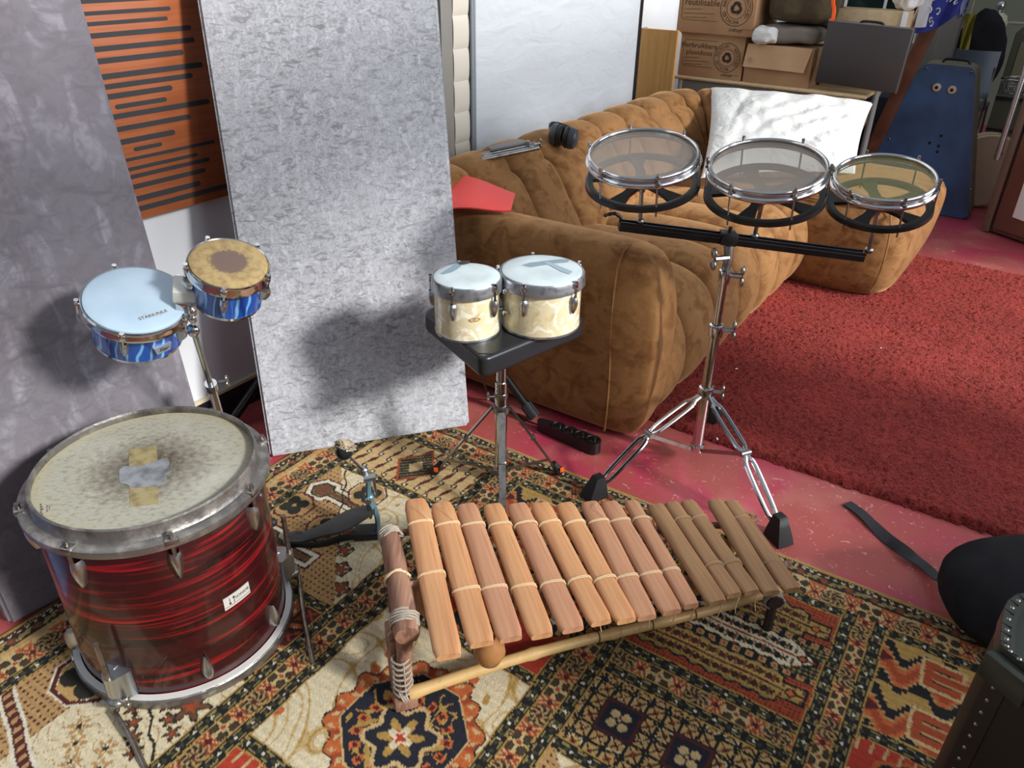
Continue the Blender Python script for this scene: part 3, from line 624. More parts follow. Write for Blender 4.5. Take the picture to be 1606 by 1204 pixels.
# ------------------------------------------------------------------ red bass drum standing on its end
def bass_drum():
    cx, cy = -.768, 1.330; t = thing('bass_drum', 'big red ripple-finish drum standing on thin metal legs at left front', 'drum', (cx, cy, 0)); FR = W[t.name]
    g = G(); g.lathe([(.224, .030), (.2275, .034), (.2275, .43), (.224, .438), (.219, .438), (.219, .03)], n=96, closed=True)
    sh = part('shell', g, 'redwrap', t, frame=FR)
    prof = [(.2225, .470), (.2225, .478), (.2195, .4815), (.2165, .478), (.2175, .455), (.2215, .447), (.2215, .437), (.2415, .434), (.2445, .437), (.2450, .4415), (.2435, .4465), (.2400, .4475), (.2285, .4480), (.2255, .4525)]
    prof = [(.2155, .478), (.2190, .4820), (.2225, .4790), (.2240, .4600), (.2280, .4530), (.2420, .4510), (.2465, .4480), (.2470, .4360), (.2450, .4310), (.2405, .4310), (.2395, .4410), (.2300, .4420), (.2200, .4440), (.2165, .4600)]
    g = G(); g.lathe(prof, n=96, closed=True); part('top_hoop', g, 'hoopgrey', t, frame=FR)
    g = G(); g.lathe([(.229, .009), (.2455, .0085), (.247, .013), (.2465, .030), (.2435, .033), (.229, .034)], n=96, closed=True); bh = part('bottom_hoop', g, 'hoopgrey', t, frame=FR)
    g = G(); g.lathe([(.2300, .0335), (.2435, .0325), (.2435, .0352), (.2300, .0362)], n=96, closed=True); part('hoop_inlay', g, mat('white inlay', c(205, 203, 198), .4), bh, frame=FR)
    g = G(); g.lathe([(0, .4650), (.2165, .4650), (.2165, .463), (0, .463)], n=96); fr = FR @ Matrix.Translation((0, 0, .465)); g = G(); g.lathe([(0, 0), (.2170, 0), (.217, -.003), (0, -.003)], n=96)
    hd = part('drumhead', g, 'tomhead', t, frame=fr)
    # patches stuck on the head (crossed tapes, worn at the middle)
    def hp(u, v): p = F(u, v, .465); return (fr.inverted() @ p)
    def patch(nm, px, mt, z):
        g = G(); pts = [hp(*q) for q in px]; g.add([V((p.x, p.y, z)) for p in pts]+[V((p.x, p.y, .0002)) for p in pts], [tuple(range(len(pts)))]+[(i, (i+1) % len(pts), len(pts)+(i+1) % len(pts), len(pts)+i) for i in range(len(pts))]); part(nm, g, mt, hd, frame=fr, smooth=False)
    patch('tape_patch', [(202, 705), (245, 699), (247, 722), (248, 740), (249, 790), (204, 795), (203, 760)], 'tapeyellow', .0006)
    patch('tape_patch', [(187, 737), (195, 731), (221, 731), (247, 722), (262, 718), (266, 724), (264, 732), (270, 738), (262, 744), (262, 752), (250, 762), (228, 764), (210, 766), (200, 760), (187, 757)], 'tapeblue', .0009)
    g = G()
    for k, (x, y, w, h) in enumerate(((65, 800, 9, 10), (75, 798, 4, 6), (79, 797, 3, 4))):
        q = [hp(x-2, y-h/1), hp(x-2+w*.5, y-h-1), hp(x-2+w*.6, y+h*.9), hp(x-2+w*.1, y+h)]
        for j in range(5):
            u = j/5; A = q[0].lerp(q[3], u+.02); B = q[0].lerp(q[3], u+.14); wv = (q[1]-q[0])*(.5+.5*((j*7+k) % 3)/2)
            g.add([V((p.x, p.y, .0008)) for p in (A, B, B+wv, A+wv)], [(0, 1, 2, 3)])
    part('printed_mark', g, mat('grey print', c(70, 66, 64), .7), hd, frame=fr, smooth=False)
    # tension screws and lugs
    def angpx(u, v, z, r0=.24):
        p = F(u, v, z)-V((cx, cy, 0)); return math.atan2(p.y, p.x)
    tops = [angpx(24, 800, .455), angpx(100, 863, .455), angpx(270, 850, .455), angpx(396, 772, .455), angpx(412, 694, .455)]
    base = tops[2]; tops = [base+k*pi/4 for k in range(8)]
    for a in tops:
        ca, sa = cos(a), sin(a)
        g = G(); g.box((.240*ca, .240*sa, .4475), (.022, .026, .014), Matrix.Rotation(a, 3, 'Z'), .004); cyl(g, (.2415*ca, .2415*sa, .40), (.2415*ca, .2415*sa, .4585), .0042, 10); cyl(g, (.2415*ca, .2415*sa, .4555), (.2415*ca, .2415*sa, .4655), .0055, 10)
        part('tension_screw', g, 'chrome_worn', t, frame=FR)
        g = G(); lug_geo(g, .412, .345, .227, .0155, .021, a); part('lug', g, 'cast', t, frame=FR)
        g = G(); lug_geo(g, .060, .118, .227, .0145, .021, a+.02); g.box((.240*ca, .240*sa, .026), (.018, .022, .012), Matrix.Rotation(a, 3, 'Z'), .003); part('lug', g, 'cast', t, frame=FR)
    # three leg brackets with rods
    def leg(px_top, px_br, foot, zt, rb=.236):
        zb = .075
        ab_ = angpx(*px_br, zb+.02); d = V((cos(ab_), sin(ab_), 0)); tg = V((-d.y, d.x, 0))
        g = G(); X = frame_z((0, 0, 0), ZX, d).to_3x3()
        g.prism([(.226*1, -.03), (.232, -.033), (.262, -.014), (.268, 0), (.262, .014), (.232, .033), (.226, .03)], (0, 0, .045), d, tg, (0, 0, .07)); b = part('leg_bracket', g, 'cast', t, frame=FR, ang=60)
        g = G(); g.sph(d*.250+V((0, 0, .045)), (.028, .022, .014), X); wing(g, d*.262+tg*.026+V((0, 0, .052)), tg, (0, 0, 1), .013); part('wing_screw', g, 'chrome_worn', b, frame=FR)
        top = d*.259+V((0, 0, zt)); mid = d*.262+V((0, 0, .03)); f = V(foot)-V((cx, cy, 0))
        g = G(); g.tube(smooth_path([top, d*.259+V((0, 0, .10)), mid, d*.272+V((0, 0, -.0+.022)), ], 3)+[f.lerp(mid, .45)+V((0, 0, .003)), f], .0062, 10)
        part('leg', g, 'oldrod', t, frame=FR)
    leg((160, 985), (192, 1050), F(231, 1212, .006), .215)
    leg((441, 808), (447, 875), F(491, 1041, .006), .225)
    # badge
    p0 = F(357, 918, .225); a = angpx(357, 918, .238); fr2 = FR @ Matrix.Rotation(a, 4, 'Z') @ Matrix.Translation((.2283, 0, .222)) @ Matrix(((0, 0, 1, 0), (1, 0, 0, 0), (0, 1, 0, 0), (0, 0, 0, 1)))
    g = G()
    def bend(x, y, z): th = x/.2285; return V((( .2290+z)*sin(th), y, (.2290+z)*cos(th)-.2285))
    g.surf(lambda u, v: bend(-.033+.066*u, -.016+.032*v, .0007), 12, 3); g.surf(lambda u, v: bend(.033-.066*u, -.016+.032*v, -.0006), 12, 3)
    bd = part('badge', g, mat('silver badge', c(205, 202, 196), .35, .3), t, frame=fr2, smooth=False)
    g = G(); tg_ = G(); text_geo('SONOR', .0105, Matrix.Identity(4), tg_, .0001)
    g.add([bend(v.x+.0125, v.y+.002, v.z+.0013) for v in tg_.v], tg_.f)
    for (x, y0, y1, yb) in ((-.019, -.004, .0105, -.0045), (-.009, -.0085, .006, .0068)):
        g.add([bend(x-.0006, y0, .0013), bend(x+.0006, y0, .0013), bend(x+.0006, y1, .0013), bend(x-.0006, y1, .0013)], [(0, 1, 2, 3)])
        g.add([bend(x+.0026*cos(k*pi/6), yb+.0026*sin(k*pi/6), .0014) for k in range(12)], [tuple(range(12))])
    for xx in range(10): g.add([bend(-.031+.0062*xx, -.0105, .0012), bend(-.031+.0062*xx+.0062, -.0105, .0012), bend(-.031+.0062*xx+.0062, -.0096, .0012), bend(-.031+.0062*xx, -.0096, .0012)], [(0, 1, 2, 3)])
    part('badge_lettering', g, 'black', bd, frame=fr2, smooth=False)
bass_drum()
# ------------------------------------------------------------------ small drums (bongos)
def bongo_drum(t, FR, R, depth, wrap, head, hoopmat, nl, a0, taper=.94, hoop_h=.022, lugs=(.03, .075), rs=None, lugw=.010, crown=.004):
    rs = rs or R*.97
    g = G(); g.lathe([(rs, -.004), (rs, -.012), (rs*taper, -depth), (rs*taper-.006, -depth), (rs-.006, -.006)], FR and None, 64, True); sh = part('shell', g, wrap, t, frame=FR)
    g = G(); g.lathe([(rs*taper+.0012, -depth+.004), (rs*taper+.0012, -depth-.002), (rs*taper-.007, -depth-.002), (rs*taper-.007, -depth+.001)], None, 64, True); part('bottom_rim', g, hoopmat, t, frame=FR)
    g = G(); g.lathe([(0, crown*.4), (R*.6, crown*.4), (R*.92, crown*.3), (R*.985, -.002), (R*1.0, -.012), (R*.97, -.012), (0, -.004)], None, 64); hd = part('drumhead', g, head, t, frame=FR)
    g = G(); g.lathe([(R*1.0, -.004), (R*1.03, -.002), (R*1.055, -.006), (R*1.05, -hoop_h*.5), (R*1.075, -hoop_h*.75), (R*1.075, -hoop_h-.004), (R*1.03, -hoop_h-.006), (R*1.02, -hoop_h*.5)], None, 72, True); part('hoop', g, hoopmat, t, frame=FR)
    for k in range(nl):
        a = a0+2*pi*k/nl; ca, sa = cos(a), sin(a); rr = R*1.085
        g = G(); cyl(g, (rr*ca, rr*sa, -lugs[1]*.8), (rr*ca, rr*sa, -.002), .0030, 8); cyl(g, (rr*ca, rr*sa, -.006), (rr*ca, rr*sa, .002), .0048, 8); g.box((R*1.07*ca, R*1.07*sa, -.012), (.010, .014, .016), Matrix.Rotation(a, 3, 'Z'), .003); part('tension_screw', g, 'chrome', t, frame=FR)
        g = G(); lug_geo(g, -lugs[0], -lugs[1], rs*(.985), lugw, .019, a, .55); part('lug', g, 'cast', t, frame=FR)
    return hd
nB = V((.29, -.285, 1)).normalized()
def face(FR, p):                                         # angle in a drum frame that faces a photo point
    q = FR.inverted() @ p; return math.atan2(q.y, q.x)
def blue_bongos():
    c1 = V((-.771, 1.457, .797)); c2 = V((-.577, 1.482, .869)); mid = (c1+c2)/2
    t = thing('bongo_drums', 'pair of bongos with blue swirl finish on a chrome stand', 'drums', mid+V((.02, 0, -.11)))
    tocam = V((0, 0, H))-c1
    FR1 = frame_z(c1, nB); FR2 = frame_z(c2, nB); x = FR1.inverted().to_3x3() @ tocam; a1 = math.atan2(x.y, x.x)
    hd = bongo_drum(t, FR1, .099, .100, 'bluewrap', 'bluehead', 'chrome', 5, a1-.28, .93, .020, (.032, .068), .094)
    bongo_drum(t, FR2, .0765, .098, 'bluewrap', 'tanhead', 'chrome', 5, a1-.22, .93, .020, (.032, .068), .0725)
    # maker's mark on the large head
    q = PL(240, 495, c1, nB); fr = frame_xy(q+nB*.0024, (PL(270, 486, c1, nB)-PL(215, 503, c1, nB)), nB.cross((PL(270, 486, c1, nB)-PL(215, 503, c1, nB)).normalized()))
    g = G(); text_geo('STARIUNUI', .0115, fr, g, .0001)
    for k in (-1, 1): g.add([fr @ V((k*.034, .004, 0)), fr @ V((k*.010, .0085*-k, 0)), fr @ V((k*.010, .0080*-k, 0))], [(0, 1, 2)])
    part('head_lettering', g, mat('gold print', c(120, 96, 60), .6), hd, smooth=False)
    # tag on the shell
    p = PL(263, 548, c1-nB*.062+tocam.normalized()*.08, tocam); a = face(FR1, p); z = -.066
    fr = FR1 @ Matrix.Rotation(a, 4, 'Z') @ Matrix.Translation((.0935, 0, z)) @ Matrix(((0, 0, 1, 0), (1, 0, 0, 0), (0, 1, 0, 0), (0, 0, 0, 1)))
    g = G(); g.prism([(-.019, .009), (.019, .010), (.016, -.009), (-.013, -.010)], (0, 0, -.006), (1, 0, 0), (0, 1, 0), (0, 0, .0075)); tagp = part('maker_tag', g, mat('silver tag', c(150, 156, 166), .4, .4), t, frame=fr, smooth=False)
    g = G(); text_geo('Star', .013, fr @ Matrix.Translation((0.001, .0005, .0020)), g, .0002, .35); part('tag_lettering', g, 'black', tagp, smooth=False)
    # joining block
    g = G(); X = frame_z((0, 0, 0), nB, c2-c1).to_3x3(); d = (c2-c1).normalized(); k = c1.lerp(c2, .54)-nB*.030
    g.box(k, (.050, .055, .030), X, .003); part('joining_block', g, mat('cream painted block', c(214, 216, 205), .4), t)
    g = G(); toc = (tocam - nB*tocam.dot(nB)).normalized(); g.box(k-nB*.022+toc*.012, (.042, .040, .024), X, .003); cyl(g, k-nB*.03, k-nB*.075+toc*.005, .007); wing(g, k-nB*.03+toc*.045+d*.01, toc, nB, .016); part('mounting_clamp', g, 'chrome', t)
    return k-nB*.05
kb = blue_bongos()
def blue_stand():
    p0 = PL(303, 518, (0, 1.51, 0), (0, 1, 0)); p1 = PL(331, 604, (0, 1.60, 0), (0, 1, 0)); p2 = PL(349, 668, (0, 1.665, 0), (0, 1, 0)); d = (p2-p1).normalized(); hub = p2+d*.10
    t = thing('drum_stand', 'slim chrome stand carrying the blue bongos behind the red drum', 'stand', V((hub.x, hub.y, 0)))
    g = G(); g.tube([p0+V((0, 0, .005)), p1+d*.03], .0065, 12); g.sph(p0, (.014, .012, .016)); part('upper_rod', g, 'chrome', t)
    g = G(); g.tube([p1-d*.004, p1+d*.012, p1+d*.016, hub+d*.12], [.0125, .0125, .0105, .0105], 14); part('lower_tube', g, 'chrome', t)
    g = G(); cyl(g, p1-d*.008, p1+d*.016, .0145); wing(g, p1+V((.034, 0, .012)), (1, 0, .2), (0, 0, 1), .012); part('height_clamp', g, 'chrome', t)
    g = G(); cyl(g, hub-d*.01, hub+d*.02, .016); part('leg_collar', g, 'chrome', t)
    for k in range(3):
        a = (1.57, 3.3, 6.1)[k]; f = V((hub.x+.09*cos(a), hub.y+.09*sin(a), .014)); g = G(); g.tube([hub, f], .006, 8, flat=2); part('leg', g, 'chrome', t)
        g = G(); g.sph(f+V((0, 0, .004)), .013); part('foot', g, 'rubber', t)
blue_stand()
# cream bongos sit on the stool top
ZS = .532
def cream_bongos():
    zc = ZS+.155; c1 = V((-.122, 1.885, zc)); c2 = V((.074, 1.930, zc+.002)); t = thing('bongo_drums', 'pair of bongos in cream pearl finish sitting on the black stool', 'drums', V(((c1.x+c2.x)/2, (c1.y+c2.y)/2, ZS)))
    up = V((0, 0, 1)); FR1 = frame_z(c1, up); FR2 = frame_z(c2, up); a1 = math.atan2(-c1.y, -c1.x)
    mt = mat('dull steel hoop', c(168, 172, 176), .35, .85, [dict(col=c(120, 122, 126), scale=40, lo=.5, hi=.7)])
    h1 = bongo_drum(t, FR1, .088, .152, 'pearl', 'creamhead', mt, 5, a1-.42, 1., .030, (.045, .092), .0865, .013); h2 = bongo_drum(t, FR2, .108, .152, 'pearl', 'creamhead', mt, 5, a1-.5, 1., .030, (.045, .092), .1065, .013)
    def pt(cn, px, mt, hd, z=.0022): 
        q = [PL(u, v, cn, up)+up*z for u, v in px]; g = G(); g.add(q, [tuple(range(len(q)))]); part('head_patch', g, mt, hd, smooth=False)
    pt(c1, [(690, 430), (700, 424), (712, 416), (722, 413), (724, 418), (716, 424), (708, 428), (697, 431)], 'patch', h1); pt(c1, [(717, 413), (725, 410), (738, 410), (736, 414), (727, 416), (719, 416)], 'black', h1)
    pt(c2, [(818, 417), (830, 413), (880, 407), (894, 408), (890, 412), (870, 414), (832, 420)], 'patch', h2); pt(c2, [(852, 412), (862, 412), (898, 427), (893, 431), (880, 427)], mat('worn patch', c(150, 170, 182), .6), h2, .0026)
    g = G(); d = (c2-c1).normalized(); k = c1.lerp(c2, .46); toc = V((d.y, -d.x, 0))
    for z in (-.035, -.095):
        g = G(); cyl(g, c1+d*.083+up*z+toc*.02, c2-d*.10+up*z+toc*.02, .006); g.sph(k+up*z+toc*.045, .008); cyl(g, k+up*z+toc*.02, k+up*z+toc*.045, .004); part('joining_bolt', g, 'chrome', t)
    # worn monogram
    a = face(FR1, PL(745, 497, (c1.x, c1.y-.0865, 0), (0, 1, 0))); fr = FR1 @ Matrix.Rotation(a, 4, 'Z') @ Matrix.Translation((.0872, 0, -.088)) @ Matrix(((0, 0, 1, 0), (1, 0, 0, 0), (0, 1, 0, 0), (0, 0, 0, 1)))
    g = G()
    for (sx, sy, ox) in ((.007, .0055, -.004), (.007, .0055, .004), (.015, .0042, 0)): g.tube([fr @ V((ox+sx*cos(q), sy*sin(q), -.0008*abs(cos(q)) if sx > .01 else .0004)) for q in np.linspace(0, 2*pi, 25)[:-1]], .0006, 6, True)
    part('monogram', g, mat('faded gold', c(170, 140, 90), .5), t)
cream_bongos()
def stool():
    pc = V((-.030, 1.905, 0)); t = thing('percussion_stool', 'black square padded stool on a chrome tripod with orange-marked feet', 'stool', pc)
    z = ZS; L = F(662, 491, z-.01); Fr = F(757, 570, z-.01); Rr = F(919, 503, z-.01); B = L+Rr-Fr; pts = [Fr, Rr, B, L]; cen = (L+Rr)/2
    g = G(); b = bmesh.new(); lo = [b.verts.new(V((p.x, p.y, z-.058))) for p in pts]; hi = [b.verts.new(V((p.x, p.y, z))) for p in pts]
    b.faces.new(lo[::-1]); b.faces.new(hi)
    for i in range(4): b.faces.new((lo[i], lo[(i+1) % 4], hi[(i+1) % 4], hi[i]))
    bmesh.ops.recalc_face_normals(b, faces=b.faces)
    ve = [e for e in b.edges if abs(e.verts[0].co.z-e.verts[1].co.z) > .01]; bmesh.ops.bevel(b, geom=ve, offset=.028, segments=6, affect='EDGES', profile=.5)
    he = [e for e in b.edges if abs(e.verts[0].co.z-e.verts[1].co.z) < .001 and len(e.link_faces) == 2 and (abs(e.link_faces[0].normal.z) > .9) != (abs(e.link_faces[1].normal.z) > .9)]
    bmesh.ops.bevel(b, geom=he, offset=.012, segments=4, affect='EDGES', profile=.6); g.bm(b); st_ = part('seat', g, 'vinyl', t, ang=50)
    g = G(); q = [cen+(p-cen)*.955 for p in pts]; loop = []
    for i in range(4): 
        for k in range(6): loop.append(q[i].lerp(q[(i+1) % 4], .08+.84*k/5)+V((0, 0, .010)))
    g.tube(loop, .0018, 6, True); part('piping', g, 'vinyl', st_)
    g = G(); cyl(g, pc+V((0, 0, .045)), pc+V((0, 0, .36)), .0175, 20); part('lower_tube', g, 'chrome', t)
    g = G(); cyl(g, pc+V((0, 0, .30)), pc+V((0, 0, z-.056)), .0145, 20); g.lathe([(.05, z-.062), (.05, z-.056), (0, z-.056)], Matrix.Translation(pc), 24); part('upper_tube', g, 'chrome', t)
    hz = PL(784, 640, pc, (0, 1, 0)).z
    g = G(); g.lathe([(.0178, hz-.012), (.024, hz-.010), (.024, hz+.010), (.0178, hz+.012)], Matrix.Translation(pc), 24, True); cl = part('leg_collar', g, 'chrome_worn', t)
    g = G(); wing(g, pc+V((-.030, -.01, hz+.045)), (-1, -.2, 0), (0, 0, 1), .013); cyl(g, pc+V((0, 0, hz+.038)), pc+V((0, 0, hz+.052)), .0195); part('wing_screw', g, 'chrome_worn', t)
    g = G(); g.lathe([(.0178, .040), (.0225, .042), (.0225, .062), (.0178, .064)], Matrix.Translation(pc), 24, True); part('brace_collar', g, 'chrome_worn', t)
    feet = [F(682, 739, .020), F(876, 739, .020), V((pc.x+.012, pc.y-.215, .020))]
    for i, f in enumerate(feet):
        d = V((f.x-pc.x, f.y-pc.y, 0)).normalized(); top = pc+d*.026+V((0, 0, hz)); g = G()
        g.tube([top, f+V((0, 0, .006))-d*.006], .0135, 4, flat=.28, up=d.cross(ZX)); part('leg', g, 'chrome_worn', t, smooth=False)
        k = top.lerp(f, .80); g = G(); g.tube([pc+d*.022+V((0, 0, .052)), k], .006, 4, flat=.3, up=ZX); part('leg_brace', g, 'chrome_worn', t, smooth=False)
        k = top.lerp(f, .45); g = G(); g.box(k, (.022, .010, .014), frame_xy((0, 0, 0), d.cross(ZX), f-top).to_3x3(), .002); part('leg_joint', g, 'chrome_worn', t)
        g = G(); g.sph(f+V((0, 0, .004)), (.0155, .0155, .0155)); g.tube([f+V((0, 0, .004)), f.lerp(top, .12)+V((0, 0, .004))], [.0135, .010], 12); ft = part('foot', g, 'rubber', t)
        if i < 2: g = G(); cq = (V((0, 0, H))-f).normalized(); sd = V((-1 if i == 0 else 1, 0, 0)); g.box(f+cq*.0155+V((.003 if i == 0 else .010, 0, .006)), (.013, .0035, .016), frame_z((0, 0, 0), ZX, V((1, .4 if i else 0, 0))).to_3x3(), .001); part('sticker', g, 'orange', ft, label='orange sticker')
stool()
# ------------------------------------------------------------------ rototoms on a rail stand
RAIL_L = V((.286, 2.07, .765)); RAIL_R = V((.975, 2.07, .688))
def rototom(label, cen, R, head, n, a0, name='rototom'):
    n = V(n).normalized(); FR = frame_z(cen, n); t = thing(name, label, 'drum', frame=FR, group='rototoms on the rail stand')
    g = G(); g.lathe([(0, 0), (R*.985, 0), (R*1.0, -.004), (R*.985, -.0012), (0, -.0012)], None, 72); part('drumhead', g, head, t, frame=FR)
    g = G()
    for z0, rr in ((.003, .0048), (-.0145, .0060)):
        rad_ = R*1.02+(.0 if z0 > 0 else .005)
        g.lathe([(rad_+rr*cos(q), z0+rr*1.15*sin(q)) for q in np.linspace(0, 2*pi, 11)[:-1]], None, 80, True)
    g.lathe([(R*1.015, .003), (R*1.03, .0), (R*1.035, -.014), (R*1.02, -.014)], None, 80, True); part('hoop', g, 'chrome', t, frame=FR)
    zf = -.076; g = G(); Rf = R*1.06
    g.lathe([(Rf-.014, zf+.004), (Rf, zf+.007), (Rf+.006, zf+.006), (Rf+.007, zf-.007), (Rf, zf-.008), (Rf-.014, zf-.005)], None, 80, True)
    for k in range(5):
        a = a0+2*pi*k/5; X = Matrix.Rotation(a, 3, 'Z'); x = V((cos(a), sin(a), 0)); y = V((-sin(a), cos(a), 0))
        g.prism([(.012, -.014), (Rf*.55, -.011), (Rf-.004, -.024), (Rf-.004, .024), (Rf*.55, .011), (.012, .014)], (0, 0, zf-.006), x, y, (0, 0, .010))
    g.lathe([(0, zf+.012), (.022, zf+.010), (.024, zf-.010), (0, zf-.014)], None, 24); part('cast_frame', g, 'blacksatin', t, frame=FR)
    for k in range(6):
        a = a0+.35+2*pi*k/6; r = R*1.075; g = G(); ca, sa = cos(a), sin(a)
        cyl(g, (Rf*1.02*ca, Rf*1.02*sa, zf-.022), (r*ca, r*sa, .012), .0027, 8); g.box((r*.99*ca, r*.99*sa, -.008), (.012, .013, .010), Matrix.Rotation(a, 3, 'Z'), .003); cyl(g, (r*ca, r*sa, .004), (r*ca, r*sa, .016), .0042, 8); part('tension_rod', g, 'chrome_worn', t, frame=FR)
    # centre post down to the rail
    d = (RAIL_R-RAIL_L).normalized(); foot = RAIL_L+d*((cen-n*.19-RAIL_L).dot(d))+V((0, 0, .020)); g = G(); p0 = FR @ V((0, 0, zf)); cyl(g, p0, foot, .0055, 12); g.sph(foot, (.012, .012, .010)); cyl(g, p0-n*.004, p0-n*.03, .009); part('post', g, 'chrome_worn', t)
rototom('left rototom with smoky head, nearest the sofa arm', V((.3285, 2.038, .966)), .136, 'clearhead', (-.091, -.226, 1), .3)
rototom('middle rototom with smoky head, largest of the three on the rail', V((.6445, 2.007, .948)), .141, 'clearhead', (-.121, -.225, 1), .38)
rototom('right rototom with clear head tinted for yellow reflection, smallest of the three', V((.967, 2.043, .914)), .121, 'clearhead2', (-.133, -.225, 1), .22)
def roto_stand():
    pc = V((.589, 2.04, 0)); t = thing('rototom_stand', 'chrome double-braced tripod stand with long black rail under the rototoms', 'stand', pc)
    d = (RAIL_R-RAIL_L).normalized(); X = frame_xy((0, 0, 0), d, (0, 1, 0)).to_3x3(); L = (RAIL_R-RAIL_L).length; mid = (RAIL_L+RAIL_R)/2
    up = X.col[2]
    g = G(); g.box(mid-up*.003, (L, .030, .018), X, .0015)
    for s in (-1, 1): g.box(mid+V((0, s*.0125, 0))+up*.010, (L, .005, .010), X, .001)
    rl = part('rail', g, 'blacksatin', t, smooth=False)
    g = G(); e = RAIL_L; g.tube(smooth_path([e+V((.005, 0, .02)), e+V((-.015, -.005, .035)), e+V((-.045, -.01, .030))], 5), [.004+.002*(i % 2) for i in range(11)], 10); part('clamp_lever', g, 'black', t)
    zr = RAIL_L.z+d.z/d.x*(pc.x-RAIL_L.x); top = V((pc.x, 2.07, zr))
    g = G(); g.box(top+up*.004, (.045, .044, .034), X, .003); cyl(g, top+up*.02, top+up*.036, .005); part('rail_clamp', g, 'black', t)
    zc = lambda v, u=1110: PL(u, v, pc, (0, 1, 0)).z
    z1 = zc(430, 1138); z2 = zc(515, 1127); z3 = zc(612, 1105)
    g = G(); g.tube([V((pc.x, 2.05, zr-.012)), V((pc.x+.004, 2.045, zr-.045)), pc+V((0, 0, z1+.012))], [.013, .012, .012], 14); wing(g, V((pc.x-.028, 2.03, zr-.042)), (-1, -.3, 0), (0, .2, 1), .026); part('tilter', g, 'chrome_worn', t)
    g = G(); cyl(g, pc+V((0, 0, z2-.02)), pc+V((0, 0, z1+.012)), .0118, 20); part('upper_tube', g, 'chrome', t)
    g = G(); cyl(g, pc+V((0, 0, z3-.02)), pc+V((0, 0, z2+.004)), .0155, 20); part('middle_tube', g, 'chrome', t)
    g = G(); cyl(g, pc+V((0, 0, .055)), pc+V((0, 0, z3)), .0170, 20); part('lower_tube', g, 'chrome', t)
    for (z, r, nm) in ((z1, .0165, 'height_clamp'), (z2, .0205, 'height_clamp'), (z3, .022, 'leg_collar')):
        g = G(); g.lathe([(r-.006, z-.026), (r, z-.024), (r*1.08, z+.004), (r, z+.012), (r-.006, z+.014)], Matrix.Translation(pc), 24, True); k = part(nm, g, 'chrome', t)
        g = G(); dr = V((1, -.15, .0)); wing(g, pc+dr*(r+.017)+V((0, 0, z-.002)), dr, (0, .2, 1), .025 if z != z3 else .020); part('wing_screw', g, 'chrome_worn', k)
    g = G(); g.lathe([(.0172, .045), (.0225, .047), (.0225, .066), (.0172, .068)], Matrix.Translation(pc), 24, True); part('brace_collar', g, 'chrome', t)
    feet = [F(934, 768, .03), F(1222, 832, .03), pc+V((.10, .225, .05))]
    for i, f in enumerate(feet):
        dr = V((f.x-pc.x, f.y-pc.y, 0)); Lh = dr.length; dr.normalize(); sd = V((-dr.y, dr.x, 0)); hub = pc+dr*.026+V((0, 0, z3-.012))
        ka = hub.lerp(f, .50); ka.z += .030
        for s in (-1, 1):
            w = .0115*s; P = smooth_path([hub+sd*w*.35, hub.lerp(ka, .12)+sd*w*.5, hub.lerp(ka, .25)+sd*w*1.25, hub.lerp(ka, .82)+sd*w*1.25, hub.lerp(ka, .96)+sd*w*.55, ka.lerp(f, .06)+sd*w*.5, ka.lerp(f, .18)+sd*w*1.25, ka.lerp(f, .72)+sd*w*1.2, f.lerp(ka, .10)+sd*w*.45, f], 4)
            g = G(); g.tube(P, .0078, 8, flat=.65, up=sd); part('leg_strut', g, 'chrome', t)
        g = G(); cyl(g, ka-sd*.016, ka+sd*.016, .009); kj = part('leg_joint', g, 'chrome_worn', t)
        g = G(); g.tube([ka-V((0, 0, .004)), pc+dr*.022+V((0, 0, .056))], .0085, 4, flat=.3, up=ZX); part('leg_brace', g, 'chrome_worn', t, smooth=False)
        ff = V((f.x, f.y, 0)); z0 = .008 if i == 0 else (.002 if i == 1 else .026); g = G(); fl = frame_xy((0, 0, 0), dr, sd)
        g.hexa([ff+dr*x+sd*y+V((0, 0, z0)) for x, y in ((-.036, -.026), (.042, -.030), (.042, .030), (-.036, .026))]+[ff-dr*.006+dr*x+sd*y+V((0, 0, .078)) for x, y in ((-.016, -.014), (.012, -.014), (.012, .014), (-.016, .014))])
        b = bmesh.new(); vs = [b.verts.new(p) for p in g.v]; [b.faces.new([vs[k] for k in fc]) for fc in g.f]; bmesh.ops.subdivide_edges(b, edges=b.edges[:], cuts=2, use_grid_fill=True); bmesh.ops.smooth_vert(b, verts=b.verts[:], factor=.4, use_axis_x=True, use_axis_y=True, use_axis_z=False); g = G().bm(b); part('rubber_foot', g, 'rubber', t, ang=70)
roto_stand()
